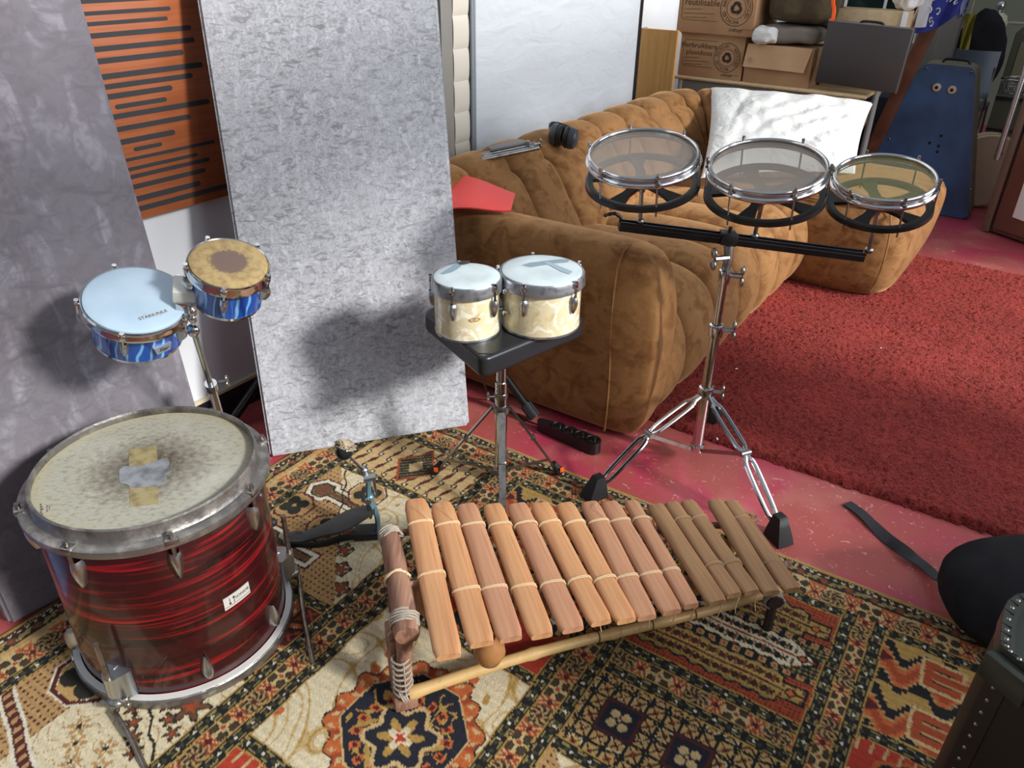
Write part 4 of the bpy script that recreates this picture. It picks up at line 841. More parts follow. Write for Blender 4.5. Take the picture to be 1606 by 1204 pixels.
# ------------------------------------------------------------------ balafon (wooden xylophone)
def balafon():
    ZL, ZR = .262, .175; eL = F(695, 1027, ZL); eR = F(1235, 928, ZR)
    dv = V((eR.x-eL.x, eR.y-eL.y, 0)); row = dv.normalized(); Lr = dv.length
    pn = V((0, 0, 1)) - V((row.x, row.y, 0))*((ZR-ZL)/Lr); O = V((eL.x, eL.y, ZL)); pn.normalize()
    kp = lambda x, y: PL(560+x*.4483, 760+y*.4483, O, pn)
    t = thing('balafon', 'wooden xylophone with fifteen bars tied over a low bamboo frame', 'xylophone', V((.2, 1.3, 0)))
    near = [(270, 595, 372, 598), (385, 553, 488, 553), (490, 536, 587, 538), (600, 527, 695, 527), (712, 512, 800, 500), (812, 482, 898, 478), (905, 475, 983, 468), (975, 464, 1055, 457), (1065, 448, 1141, 437), (1143, 425, 1197, 420), (1229, 415, 1297, 408), (1289, 386, 1351, 383), (1350, 376, 1416, 371), (1420, 376, 1483, 371), (1497, 372, 1553, 357)]
    far = [(160, 55, 248, 55), (252, 66, 336, 66), (341, 69, 422, 68), (436, 69, 511, 69), (521, 68, 597, 68), (603, 68, 677, 68), (689, 68, 762, 68), (778, 63, 846, 63), (848, 61, 917, 61), (929, 56, 987, 56), (1013, 70, 1076, 70), (1072, 63, 1127, 63), (1130, 59, 1181, 59), (1222, 56, 1281, 56), (1279, 58, 1332, 58)]
    sty = [0, 0, 1, 0, 1, 0, 0, 1, 1, 1, 2, 2, 2, 2, 2]; rnd = random.Random(4)  # last five bars take the shade-darkened wood
    tie1 = []; tie2 = []; M['dcord'] = mat('shaded cotton cord', c(170, 140, 104), .9)  # darker cord copy, shade painted in for the last five bars
    for i in range(15):
        n, f = near[i], far[i]; A, B, C_, D = kp(n[0], n[1]), kp(n[2], n[3]), kp(f[2], f[3]), kp(f[0], f[1])
        p0 = (A+B)/2; p1 = (C_+D)/2; y = (p1-p0); L = y.length; y.normalize(); x = (row-y*row.dot(y)).normalized(); z = x.cross(y)
        if z.z < 0: x = -x; z = -z
        wn = abs((B-A).dot(x)); wf = abs((C_-D).dot(x)); w = max(.034, (wn+wf)/2*.985); p0 = p0; fr = frame_xy((p0+p1)/2, x, y); fr.translation -= fr.to_3x3().col[2]*.003
        th = .019; g = G(); wv = [rnd.uniform(-.002, .002) for _ in range(4)]; cb = .008+.006*rnd.random()
        def fn(u, v):
            a = 2*pi*u; s = v*2-1; yy = s*L/2
            en = 1-max(0, (abs(s)-.97)/.03)**2*.16; ww = w/2*(1+.02*sin(3*s+i))*en
            cx_, cz = cos(a), sin(a); ex = .35
            X_ = ww*math.copysign(abs(cx_)**ex, cx_); Z_ = math.copysign(abs(sin(a))**.45, sin(a)); 
            zt = (th/2 if Z_ > 0 else th/2)*Z_*en; 
            if Z_ > 0: zt -= .0045*(abs(X_)/(w/2))**2.5
            if Z_ < 0: zt *= (.75+.25*abs(s)**2)
            return V((X_, yy, zt+.0015*sin(2*s+i)))
        g.surf(fn, 28, 22, True, False); k = len(g.v)
        ends = G(); g.f += [tuple(reversed([j*22 for j in range(28)])), tuple([j*22+21 for j in range(28)])]
        ki = 0
        key = part('bar', g, M['key'][sty[i]], t, frame=fr, ang=42)
        # cords round the bar at its two nodes
        for q, s in ((0, (-.08 if i == 0 else -.33-.008*i)), (1, .64-.004*i)):
            g = G()
            for off in (-.0022, .0022):
                pts = []
                for a in np.linspace(0, 2*pi, 25)[:-1]:
                    cx_, cz = cos(a), sin(a); X_ = (w/2+.0016)*math.copysign(abs(cx_)**.35, cx_); Z_ = math.copysign(abs(cz)**.45, cz)*(th/2+.0016); 
                    if Z_ > 0: Z_ -= .0045*(min(1, abs(X_)/(w/2)))**2.5
                    pts.append(V((X_, s*L/2+off*(1+.6*cx_)+.0015*sin(a*2+i), Z_)))
                g.tube(pts, .0013, 6, True)
            if q == 0: tie1.append(fr @ V((0, s*L/2, -th/2-.002)))
            else: tie2.append(fr @ V((0, s*L/2, -th/2-.002)))
            if i not in (10, 13): part('tie_cord', g, 'cord' if i < 10 else M['dcord'], key, frame=fr)
        if i in (0, 1, 7): g = G(); g.tube(smooth_path([V((w*.3, .64*L/2, th/2+.002)), V((w*.1, .64*L/2+.03, th/2+.010)), V((-w*.25+.004*i, .64*L/2+.055, th/2+.004))], 5), .0007, 5); part('loose_cord', g, 'cord', key, frame=fr)
    # hanging cord ends under the near side
    for i in (5, 7, 8, 9, 10, 11, 12):
        p = (tie1[i]+tie1[min(14, i+1)])/2+V((.0, -.10*1, -.008)); yv = (tie1[i]-tie2[i]).normalized()
        p = tie1[i]+yv*(.085)+row*.02; g = G(); e = p+V((.0, -.008, -.055)); g.tube(smooth_path([tie1[i]+row*.022+V((0, 0, -.004)), p, p+V((.004*sin(i), -.010, -.025)), e+V((.006*cos(i), 0, 0))], 5), .0012, 6); part('cord_end', g, 'cord', t)
    # rails under the bars that carry the cords
    for nm, T in (('bar_rail', tie1), ('bar_rail', tie2)):
        g = G(); P = [T[0]-row*.07]+[q+V((0, 0, -.010)) for q in T[::2]]+[T[-1]+row*.05]; g.tube(smooth_path(P, 3), .0085, 10); part(nm, g, 'frame', t)
    # left end frame
    bn = F(638, 985, .262); bf = F(610, 824, .262); bd = (bf-bn).normalized(); bs = V((bd.y, -bd.x, 0)); zb = V((0, 0, .262))
    g = G(); rr = G()
    P = [bn+V((0, 0, -.022)), bn.lerp(bf, .05)+V((0, 0, -.021)), bn.lerp(bf, .35)+V((0, 0, -.02))+bs*.002, bn.lerp(bf, .7)+V((0, 0, -.020)), bf+V((0, 0, -.02))]
    g.tube(P, [.0255, .0275, .0255, .0245, .0225], 8, up=ZX); part('end_bar', g, 'frame', t, ang=60)
    def lash(cen, ax, r, n, turn=5, mt='greycord', tail=None):
        g = G(); ax = V(ax).normalized(); x = ax.orthogonal().normalized(); y = ax.cross(x); pts = []
        for k in range(turn*14): a = 2*pi*k/14; rk = r*(1+.05*sin(k*1.7)); pts.append(cen+ax*((k/(turn*14)-.5)*n)+x*cos(a)*rk+y*sin(a)*rk)
        g.tube(pts, .0026, 6)
        if tail: g.tube(smooth_path([cen+x*r*.7, cen+tail*.5+V((0, 0, .006)), cen+tail], 5), .0022, 6)
        return g
    part('lashing', lash(bn.lerp(bf, .12)+V((0, 0, -.021)), bd+V((.15, 0, .25)), .0295, .030, 5, tail=V((-.035, -.01, -.03))), 'greycord', t); part('lashing', lash(bn.lerp(bf, .95)+V((0, 0, -.02)), bd+V((-.3, 0, .1)), .0255, .026, 4, tail=V((.035, .0, .0))), 'greycord', t); part('lashing', lash(bn.lerp(bf, .5)+V((0, 0, -.02)), bd, .0268, .006, 2), 'cord', t)
    # legs of the left frame
    fo = F(634, 1112, .0); ft = bn+bd*.030+V((0, 0, -.03))
    g = G(); g.tube([V((ft.x, ft.y, .235)), V((fo.x, fo.y+.010, .05)), V((fo.x, fo.y+.010, .009))], [.017, .0165, .018], 8, up=bd); lg = part('end_leg', g, 'frame', t, ang=60)
    g = G(); g.box(V((fo.x+.002, fo.y+.008, .024)), (.050, .040, .030), frame_z((0, 0, 0), ZX, row).to_3x3(), .005); part('foot_block', g, 'frame', t)
    g = lash(V((fo.x, fo.y+.010, .10)), ZX, .0195, .115, 7)
    for k in range(4): a = k*pi/2+.4; g.tube([V((fo.x+.0198*cos(a), fo.y+.010+.0198*sin(a), .05)), V((fo.x+.0195*cos(a), fo.y+.010+.0195*sin(a), .155))], .0018, 5)
    part('lashing', g, 'greycord', t); part('lashing', lash(V((fo.x, fo.y+.012, .042)), row+V((0, 0, .35)), .022, .014, 3), 'greycord', t)
    g = G(); g.box(V((fo.x-.026, fo.y+.045, .10)), (.013, .055, .185), frame_z((0, 0, 0), ZX, row).to_3x3(), .003); part('end_slat', g, 'frame', t)
    fb = bf+V((.004, -.02, 0)); g = G(); g.tube([V((fb.x, fb.y, .235)), V((fb.x, fb.y+.004, .009))], [.017, .018], 8, up=bd); part('end_leg', g, 'frame', t, ang=60)
    g = G(); g.tube([V((fo.x, fo.y+.02, .06)), V((fb.x, fb.y, .06))], .013, 8); part('end_stretcher', g, 'frame', t)
    # right end frame
    rn = eR-row*.004+V((0, .035, -.070)); rf = kp(1375, 110)+row*.010+V((0, -.02, -.045)); g = G(); g.tube([rn, rn.lerp(rf, .5), rf], [.019, .018, .017], 8, up=ZX); M['shadeframe'] = mat('shade darkened wood', c(62, 46, 38), .8, 0, [dict(col=c(40, 30, 26), scale=20, lo=.4, hi=.6)]); part('end_bar', g, 'shadeframe', t, ang=60)  # wood darkened to paint in the shade at this end
    for p in (rn.lerp(rf, .06), rn.lerp(rf, .94)):
        g = G(); g.tube([V((p.x, p.y, rn.z+.004)), V((p.x, p.y, .009))], .012, 8); part('end_leg', g, 'shadeframe', t)
        part('lashing', lash(V((p.x, p.y, rn.z-.004)), rf-rn, .022, .02, 4), 'greycord', t)
    g = G(); pg = kp(1378, 112); cyl(g, pg+V((0, 0, -.06)), pg+V((0, 0, .012)), .0065); part('peg', g, M['key'][2], t)
    # bamboo pole along the near side and its twin at the back
    b0 = F(655, 1084, .045); b1 = F(1232, 917, .055); b0 = b0+(b0-b1).normalized()*.02
    def bamb(b0, b1, r0, r1, nodes):
        g = G(); P = []; Rr = []; N = 60
        for k in range(N+1):
            u = k/N; p = b0.lerp(b1, u); p.z += .008*sin(u*5); p = p+V((-.004*sin(u*7), .004*sin(u*6), 0)); r = r0+(r1-r0)*u
            for nd in nodes: r += .0024*math.exp(-((u-nd)/.012)**2)
            P.append(p); Rr.append(r)
        g.tube(P, Rr, 14); return g
    part('bamboo_pole', bamb(b0, b1, .0135, .0115, (.02, .30, .50, .64, .83)), 'bamboo', t)
    g = G()
    for u in (.46, .60, .72): 
        p = b0.lerp(b1, u); p.z += .008*sin(u*5); g.tube([p+V((-.004*sin(u*7)+.3*.0145*cos(q)*0+row.y*-.0*1, .004*sin(u*6), 0))+V((-row.y, row.x, 0))*.0145*cos(q)+V((0, 0, .0145*sin(q)))+row*.003*sin(q) for q in np.linspace(0, 2*pi, 17)[:-1]], .0011, 5, True)
    part('pole_tie', g, mat('brown cord', c(70, 52, 38), .9), t)
    off = V((bf.x-bn.x, bf.y-bn.y, 0))*.9; part('bamboo_pole', bamb(b0+off, rf+V((.0, -.02, -.06)), .0125, .011, (.2, .5, .8)), 'bamboo', t)
    # gourd resonators
    for i in range(0, 14):
        q = (tie1[i]+tie2[i])/2; r = .046-.0016*i; s = 1 if i % 2 else -1; y = (tie2[i]-tie1[i]).normalized(); cc = q+y*s*.055; zc = max(.014+r*1.1, cc.z-.022-r*1.2)
        if zc+r*1.15 > cc.z-.004: r = (cc.z-.018)/2.4; zc = .010+r*1.15
        g = G(); g.lathe([(0, -r*1.12), (r*.55, -r*.98), (r*.95, -r*.45), (r, 0), (r*.85, r*.5), (r*.5, r*.86), (r*.42, r*1.1), (r*.36, r*1.1), (r*.40, r*.8)], Matrix.Translation((cc.x, cc.y, zc)), 24); part('gourd', g, 'gourd', t, ang=60)
    p = kp(420, 548); g = G(); g.lathe([(0, -.04), (.024, -.034), (.034, -.01), (.030, .015), (.016, .03), (.014, .036), (.011, .036)], Matrix.Translation((p.x+.022, p.y+.060, .168)), 24); part('gourd', g, 'gourd', t, ang=60)
balafon()
# ------------------------------------------------------------------ bass drum pedal
def pedal():
    base = F(592, 838, 0.008); heel = F(446, 846, .012); t = thing('bass_drum_pedal', 'black-footboard bass drum pedal with felt beater lying on the patterned rug', 'pedal', V((base.x-.08, base.y, .008)))
    hz = .010; d = (V((base.x, base.y, 0))-V((heel.x, heel.y, 0))); L = d.length; d.normalize(); s = V((-d.y, d.x, 0))
    toe = F(588, 792, .095)
    # footboard: waisted ribbed plate rising to the toe
    def fb(zoff, top):
        def fn(u, v):
            x = u; w = .024+.020*sin(pi*min(1, max(0, (x-.22)/.78))**1.0)*(1 if x > .22 else 0) if True else 0
            w = .022+.021*math.exp(-((x-.68)/.22)**2)-.004*x; rise = .010+.085*max(0, (x-.20)/.80)**1.15
            p = V((heel.x, heel.y, 0))+d*(L*x)+s*((v*2-1)*w+.0); p.z = hz+rise+.006*(1-(v*2-1)**2)+zoff; return p
        return fn
    g = G(); f1 = fb(0, True); f2 = fb(-.008, False); g.surf(f1, 30, 9); g.surf(lambda u, v: f2(u, 1-v), 30, 9)
    e = G(); e.surf(lambda u, v: (f1(u, 0) if v > .5 else f2(u, 0)), 30, 2); e.surf(lambda u, v: (f1(u, 1) if v < .5 else f2(u, 1)), 30, 2); g.add(e.v, e.f); fbp = part('footboard', g, 'ribrubber', t, ang=60)
    g = G(); o = V((heel.x, heel.y, 0))+d*(L*.11)
    for r in (.004, .009, .014, .018): g.tube([o+d*(r*1.3*cos(q))+s*(r*.8*sin(q))+V((0, 0, hz+.0170)) for q in np.linspace(0, 2*pi, 25)[:-1]], .0008, 5, True)
    part('heel_ornament', g, 'ribrubber', fbp)
    g = G(); q0 = V((heel.x, heel.y, hz+.002))+d*.02-s*.022; q1 = V((base.x, base.y, hz+.004))-s*.015; g.tube(smooth_path([q0, q0.lerp(q1, .3)-s*.012, q0.lerp(q1, .65)-s*.006+V((0, 0, .012)), q1+V((0, 0, .004))], 6), .011, 8, flat=.55, up=ZX); g.box(q1.lerp(q0, .12)+s*.02+V((0, 0, .002)), (.07, .06, .012), frame_z((0, 0, 0), ZX, d).to_3x3(), .003); part('base_frame', g, 'black', t)
    # column
    top = PL(578, 752, base, (0, 1, 0)); hinge = PL(579, 780, base, (0, 1, 0)); top.y = hinge.y = base.y
    g = G(); g.tube(smooth_path([V((base.x, base.y, .012)), V((base.x+.004, base.y, .045)), V((base.x+.002, base.y, .085)), hinge, top], 5), [.014]*21, 10, flat=.5, up=(0, 1, 0)); g.sph(hinge, (.014, .014, .014)); part('column', g, 'bluegrey', t, ang=60)
    g = G(); g.tube([top-s*.012+V((-.012, 0, .012)), top+V((.020, -.004, .014))], .010, 10); g.sph(top+V((-.010, 0, .030)), .012); cyl(g, hinge-V((0, .02, 0)), hinge+V((0, .02, 0)), .009); cyl(g, top+V((.014, 0, .012)), top+V((.016, .002, -.06)), .004); part('rocker', g, 'cast', t)
    g = G(); ch = [toe+V((-.006, -.004, -.008)), V((base.x-.012, base.y-.01, .075)), hinge+V((-.004, -.012, 0))]; g.tube(ch, .004, 6); part('spring_link', g, 'chrome_worn', t)
    bt = PL(540, 708, V((0, base.y-.02, 0)), (0, 1, 0)); rd = top+V((-.004, -.004, .025)); ax = (bt-rd).normalized(); g = G(); cyl(g, rd-ax*.02, bt, .0035, 10); part('beater_rod', g, 'chrome', t)
    g = G(); fr = frame_z(bt, ax, (0, 0, 1)); toc = V((.35, .35, .45)).normalized()
    g.sph(bt, (.0225, .0225, .0225)); bh = part('beater_head', g, mat('gloss black plastic', c(30, 32, 34), .12), t)
    rn = random.Random(2); b = bmesh.new(); bmesh.ops.create_icosphere(b, subdivisions=4, radius=1); k = V((.25, .55, .85)).normalized(); Xf = frame_z((0, 0, 0), k).to_3x3()
    for v in b.verts: n_ = v.co.normalized(); v.co = V((n_.x*.0265, n_.y*.0265, n_.z*.016))*(1+.10*noise.noise(n_*7)+.22*noise.noise(n_*19))
    g = G().bm(b, Matrix.Translation(bt+k*.014+ax*.002) @ Xf.to_4x4()); part('felt_pad', g, mat('matted beige felt', c(172, 158, 132), .95, 0, [dict(col=c(120, 108, 90), scale=60, lo=.45, hi=.65)], bump=(200, .6, .004)), bh, label='fluffy beige felt pad')
pedal()
# ------------------------------------------------------------------ sofa
def interp(prof, v):                                     # smooth profile lookup by arc length
    pts = smooth_path([V((x, y, 0)) for x, y in prof], 8); ds = [0]
    for i in range(1, len(pts)): ds.append(ds[-1]+(pts[i]-pts[i-1]).length)
    s = v*ds[-1]; i = max(k for k in range(len(ds)) if ds[k] <= s+1e-9); i = min(i, len(pts)-2); t = (s-ds[i])/max(1e-9, ds[i+1]-ds[i])
    p = pts[i].lerp(pts[i+1], t); tg = (pts[i+1]-pts[i]).normalized(); return p, tg
class Prof:
    def __init__(s, prof, nv):
        s.t = [interp(prof, j/(nv-1)) for j in range(nv)]; s.n = nv
    def at(s, v): return s.t[int(round(v*(s.n-1)))]
def sofa():
    t = thing('corner_sofa', 'amber-brown velvet corner sofa with channel-tufted back and seat', 'sofa', R3(2.9, -1.4))
    chan = lambda x: (1-abs(2*x-1)**3.0)**.5
    # back, swept round the far corner
    b0 = -1.93; prof = [(.02, .02), (.0, .30), (.0, .52), (.035, .66), (.13, .735), (.245, .725), (.335, .64), (.385, .56), (.405, .53), (.45, .46), (.49, .36), (.50, .28)]
    nv = 60; P = Prof(prof, nv); Rc = .46; a1 = 4.00; L1 = a1-2.02; La = Rc*pi/2; L2 = .48
    def path(s):
        if s < L1: return (2.02+s, b0), (0, 1)
        s -= L1
        if s < La: th = s/Rc; return (a1+Rc*sin(th), b0+Rc-Rc*cos(th)), (-sin(th), cos(th))
        s -= La; return (a1+Rc, b0+Rc+s), (-1, 0)
    edges = [0, .19, .43, .67, .91, 1.15, 1.39, 1.63, 1.87, L1+La*.20, L1+La*.52, L1+La*.84, L1+La+.24, L1+La+L2]
    g = G(); ns = 22
    for i in range(len(edges)-1):
        s0, s1 = edges[i], edges[i+1]
        def fn(u, v):
            s = s0+(s1-s0)*u; (pa, pb), (na, nb) = path(s); p, tg = P.at(v); nrm = V((-tg.y, tg.x, 0)); k = chan(u)*.052-.040
            k *= min(1, v*6)
            tuck = .018*math.exp(-((v-.66)/.018)**2); n_ = p.x+nrm.x*(k-tuck); z = p.y+nrm.y*(k-tuck)
            # the back rounds down at both ends
            if s > L1+La*.7: z *= 1-.16*min(1, (s-L1-La*.7)/.3)
            return R3(pa+na*n_, pb+nb*n_, max(.012, z))
        g.surf(fn, ns, nv)
    def cap(s, flip):
        (pa, pb), (na, nb) = path(s); pts = [P.at(j/(nv-1))[0] for j in range(nv)]; zs_ = .84 if s > L1 else 1; g.add([R3(pa+na*p.x, pb+nb*p.x, max(.012, p.y*zs_)) for p in pts]+[R3(pa+na*.30, pb+nb*.30, .02)], [tuple(range(nv+1))])
    cap(0, 0); cap(L1+La+L2, 1)
    part('backrest', g, 'velvet', t, ang=75)
    # seat channels that roll over the front edge
    sp = [(-1.62, .30), (-1.56, .40), (-1.40, .425), (-1.15, .435), (-.985, .425), (-.885, .375), (-.835, .28), (-.830, .17), (-.865, .075), (-.93, .022)]
    nv2 = 54; P2 = Prof(sp, nv2); ed = [2.10, 2.30, 2.57, 2.81, 3.05, 3.29, 3.52, 3.72]; g = G()
    for i in range(len(ed)-1):
        def fn(u, v):
            a = ed[i]+(ed[i+1]-ed[i])*u; p, tg = P2.at(v); nrm = V((-tg.y, tg.x, 0)); k = chan(u)*.054-.040
            return R3(a, p.x+nrm.x*k, max(.014, p.y+nrm.y*k))
        g.surf(fn, 22, nv2)
    part('seat', g, 'velvet', t, ang=75)
    # near armrest
    g = G(); nu = 40; hA = .655
    def arm_ring(fa, fb, z): return R3(fa, fb, z)
    def fn(u, v):                                        # v along b (back to front), u round the section
        B0, B1 = -1.92, -.885; bb = B0+(B1-B0)*v; e = max(0, (v-.90)/.10); sh = 1-.22*e**2.5
        q = 2*pi*u; ex = .42; w = .098; cx_ = math.copysign(abs(cos(q))**ex, cos(q)); sz = math.copysign(abs(sin(q))**(.55 if sin(q) > 0 else .25), sin(q))
        zc = .345; hz = hA-zc if sz > 0 else zc-.012
        bulge = .010*sin(pi*min(1, max(0, (sz+1)/2)))
        topdrop = -.012*(1-v)*(sz > 0)
        return R3(2.065+(w*sh+bulge)*cx_, bb+.035*(1-abs(sz)**3)*(1-cx_*cx_*0)*e, zc+hz*sz*(1-.05*e*e*(sz > 0))+topdrop)
    g.surf(fn, nu, 40, True, False); k = 40
    # rounded front closing
    base = [g.v[j*k+k-1].copy() for j in range(nu)]; cen = sum(base, V((0, 0, 0)))/nu; rings = [base]
    for f_, o_ in ((.93, .022), (.80, .036), (.5, .046), (.15, .050)): rings.append([cen+(p-cen)*f_+BX*o_ for p in base])
    for A_, B_ in zip(rings[:-1], rings[1:]): g.add(A_+B_, [(j, (j+1) % nu, nu+(j+1) % nu, nu+j) for j in range(nu)])
    g.add(rings[-1], [tuple(range(nu))]); g.add([g.v[j*k] for j in range(nu)], [tuple(range(nu))])
    b = bmesh.new(); vs = [b.verts.new(p) for p in g.v]; [b.faces.new([vs[q] for q in f]) for f in g.f]; bmesh.ops.remove_doubles(b, verts=b.verts[:], dist=.0005); g = G().bm(b)
    ar = part('armrest', g, 'velvet', t, ang=80)
    g = G(); P_ = []
    for z in np.linspace(.03, .60, 20): P_.append(R3(1.967-.006*sin(z*5), -.955+.006*sin(z*9), z))
    P_ += [R3(1.978, -.957, .628), R3(2.0, -.958, .648), R3(2.05, -.96, .655)]
    g.tube(P_, .0035, 6); part('seam_piping', g, 'velvet', ar)
    # chaise block
    g = G(); b = bmesh.new(); bmesh.ops.create_cube(b, size=1); bmesh.ops.subdivide_edges(b, edges=b.edges[:], cuts=14, use_grid_fill=True)
    A0, A1, B0, B1, hz = 3.665, 4.56, -1.50, -.435, .445
    for v in b.verts:
        x, y, z = v.co*2; r = 7.5; 
        m_ = max(abs(x), abs(y), abs(z)); n_ = (abs(x)**r+abs(y)**r+abs(z)**r)**(1/r); k = m_/n_ if n_ > 0 else 1
        x, y, z = x*k, y*k, z*k
        bul = 1+.045*(1-z*z)
        a = (A0+A1)/2+(A1-A0)/2*y*bul; bb = (B0+B1)/2+(B1-B0)/2*x*(1+.05*(1-z*z))+(.07*(y+1)/2*(x+1)/2*(.5+.5*z)); zz = hz/2+hz/2*z+.012*(1-x*x)*(1-y*y)*(z > .9)
        # gathered seam near the front corner
        if y < -.8 and x > .3: zz_ = .5+.5*z; a += .009*sin(zz_*44+2*x)*min(1, (x-.3)/.4)*(zz_**.3)
        v.co = R3(a, bb, max(.016, zz))
    g.bm(b); ch = part('chaise', g, 'velvet', t, ang=85)
    g = G(); pts = [R3(3.668, -.50, .06), R3(3.650, -.48, .15), R3(3.648, -.475, .26), R3(3.662, -.485, .36), R3(3.70, -.51, .425), R3(3.76, -.56, .447)]; g.tube(smooth_path(pts, 5), .005, 6); g.tube(smooth_path([R3(3.70, -.51, .425), R3(3.685, -.7, .428), R3(3.685, -1.0, .428), R3(3.69, -1.3, .428)], 6), .005, 6); part('seam_piping', g, 'velvet', ch)
sofa()
# ------------------------------------------------------------------ things on the sofa
def pillow():
    TL, TR, BR, BL = PA(1113, 150, 4.13), PA(1365, 173, 4.10), PA(1338, 285, 3.86), PA(1100, 290, 3.86)
    TL = F(1113, 148, .72); TR = F(1366, 173, .70); BR = F(1338, 283, .475); BL = F(1098, 290, .475)
    n = ((TR-TL).cross(BL-TL)).normalized(); n = n if n.dot(V((0, 0, H))-TL) > 0 else -n
    def fn(side):
        def f(u, v):
            x, y = 2*u-1, 2*v-1; pin = 1-.055*(1-x*x)*abs(y)**2*0
            uu = .5+.5*x*(1-.05*(1-y*y)); vv = .5+.5*y*(1-.10*(1-x*x))
            p = TL*(1-uu)*(1-vv)+TR*uu*(1-vv)+BR*uu*vv+BL*(1-uu)*vv
            th = .092*((1-x*x)*(1-y*y))**.36
            r_ = math.hypot(x-.75, y-1.1); an = math.atan2(y-1.1, x-.75); w = (.010*noise.noise(V((an*7, r_*1.5, 4)))+.006*sin(13*x+9*y+2.5*sin(3*y))*(.5+.5*sin(2.2*x+1))+.005*noise.noise(V((x*9, y*3, 2)))+.014*noise.noise(V((x*2.6, y*2, 1)))+.010*math.exp(-((x+.72+.25*y)/.06)**2)*(y < 0)*-1)*(1-abs(x)**6)*(1-abs(y)**6)
            return p+n*(side*th+.035+(w if side > 0 else 0))
        return f
    g = G(); g.surf(fn(1), 110, 70); g.surf(fn(-1), 30, 20)
    b = bmesh.new(); vs = [b.verts.new(p) for p in g.v]; [b.faces.new([vs[q] for q in f]) for f in g.f]; bmesh.ops.remove_doubles(b, verts=b.verts[:], dist=.0008); g = G().bm(b)
    single('pillow', 'large white pillow leaning against the far end of the sofa', 'pillow', g, 'pillow', (BL+BR)/2, ang=80)
pillow()
def ear_defenders():
    c0 = F(884, 214, .755); t = thing('ear_defenders', 'dark grey ear defenders lying on top of the sofa back', 'ear defenders', c0-V((0, 0, .035)))
    d = V((.92, -.36, -.12)).normalized(); X = frame_z((0, 0, 0), d, ZX).to_3x3()
    for s in (-1, 1):
        k = c0+d*(.030*s); g = G(); fr = frame_z(k, d*s, ZX); g.lathe([(0, .030), (.022, .029), (.034, .020), (.038, .004), (.038, -.004)], fr @ Matrix.Diagonal((1.15, .92, 1, 1)), 28); part('ear_cup', g, mat('dark grey plastic', c(58, 60, 66), .35), t)
        g = G(); g.lathe([(.024, -.004), (.037, -.006), (.039, -.016), (.034, -.026), (.022, -.026)], fr @ Matrix.Diagonal((1.12, .9, 1, 1)), 28, True); part('cushion', g, 'black', t)
    g = G(); P = [c0+d*(-.05)+V((0, 0, .0)), c0+d*(-.052)+V((-.005, .05, .020)), c0+d*(-.03)+V((.0, .095, .020)), c0+d*.02+V((.0, .10, .016)), c0+d*.05+V((.004, .06, .012)), c0+d*.052]
    g.tube(smooth_path(P, 6), .006, 8, flat=2.0, up=d); part('headband', g, 'black', t)
ear_defenders()
def music_stand():
    p0 = F(752, 250, .735); p1 = F(842, 231, .765); t = thing('folded_music_stand', 'folded chrome music stand lying along the top of the sofa back', 'music stand', (p0+p1)/2-V((0, 0, .02)))
    d = (p1-p0).normalized(); s = d.cross(ZX).normalized()
    for k, (o, r) in enumerate(((0, .011), (.022, .009), (-.020, .009))):
        g = G(); g.tube([p0+s*o+V((0, 0, .004*k)), p1+s*o+V((0, 0, .004*k))], r, 10); part('tube', g, 'chrome_worn', t)
    g = G(); g.box(p0.lerp(p1, .52)-s*.03+V((0, 0, .022)), ((p1-p0).length*.62, .05, .008), frame_xy((0, 0, 0), d, s).to_3x3(), .001); part('desk_bar', g, mat('grey painted bar', c(120, 118, 118), .5), t)
    g = G(); g.box(p0.lerp(p1, .66)-s*.045+V((0, 0, .010)), ((p1-p0).length*.5, .03, .006), frame_xy((0, 0, 0), d, s).to_3x3(), .001); part('desk_bar', g, 'black', t)
    g = G(); wing(g, p1+s*.016+V((0, 0, .018)), d, ZX, .015); wing(g, p0.lerp(p1, .85)+V((0, 0, .022)), ZX, s, .012); part('wing_screw', g, 'chrome_worn', t)
    g = G(); cyl(g, p0-d*.008, p0+d*.012, .012); part('end_cap', g, 'rubber', t)
music_stand()
def red_sheet():
    TL, TR = F(690, 277, .70), F(808, 304, .69); BR, BL = F(801, 331, .665), F(690, 332, .665)
    def fn(off):
        def f(u, v):
            p = TL*(1-u)*(1-v)+TR*u*(1-v)+BR*u*v+BL*(1-u)*v; return p+V((0, 0, .012*sin(pi*u)*(1-v)+.006*sin(u*5)+off))
        return f
    g = G(); g.surf(fn(.008), 20, 8); g.surf(fn(.004), 20, 8)
    for (a0_, a1_) in (((0, 0), (1, 0)), ((1, 0), (1, 1)), ((1, 1), (0, 1)), ((0, 1), (0, 0))):
        e = G(); e.surf(lambda u, v: fn(.008 if v < .5 else .004)(a0_[0]+(a1_[0]-a0_[0])*u, a0_[1]+(a1_[1]-a0_[1])*u), 20, 2); g.add(e.v, e.f)
    single('plastic_folder', 'flat bright red plastic folder lying over the sofa arm', 'folder', g, 'redplastic', (BL+BR)/2)
red_sheet()
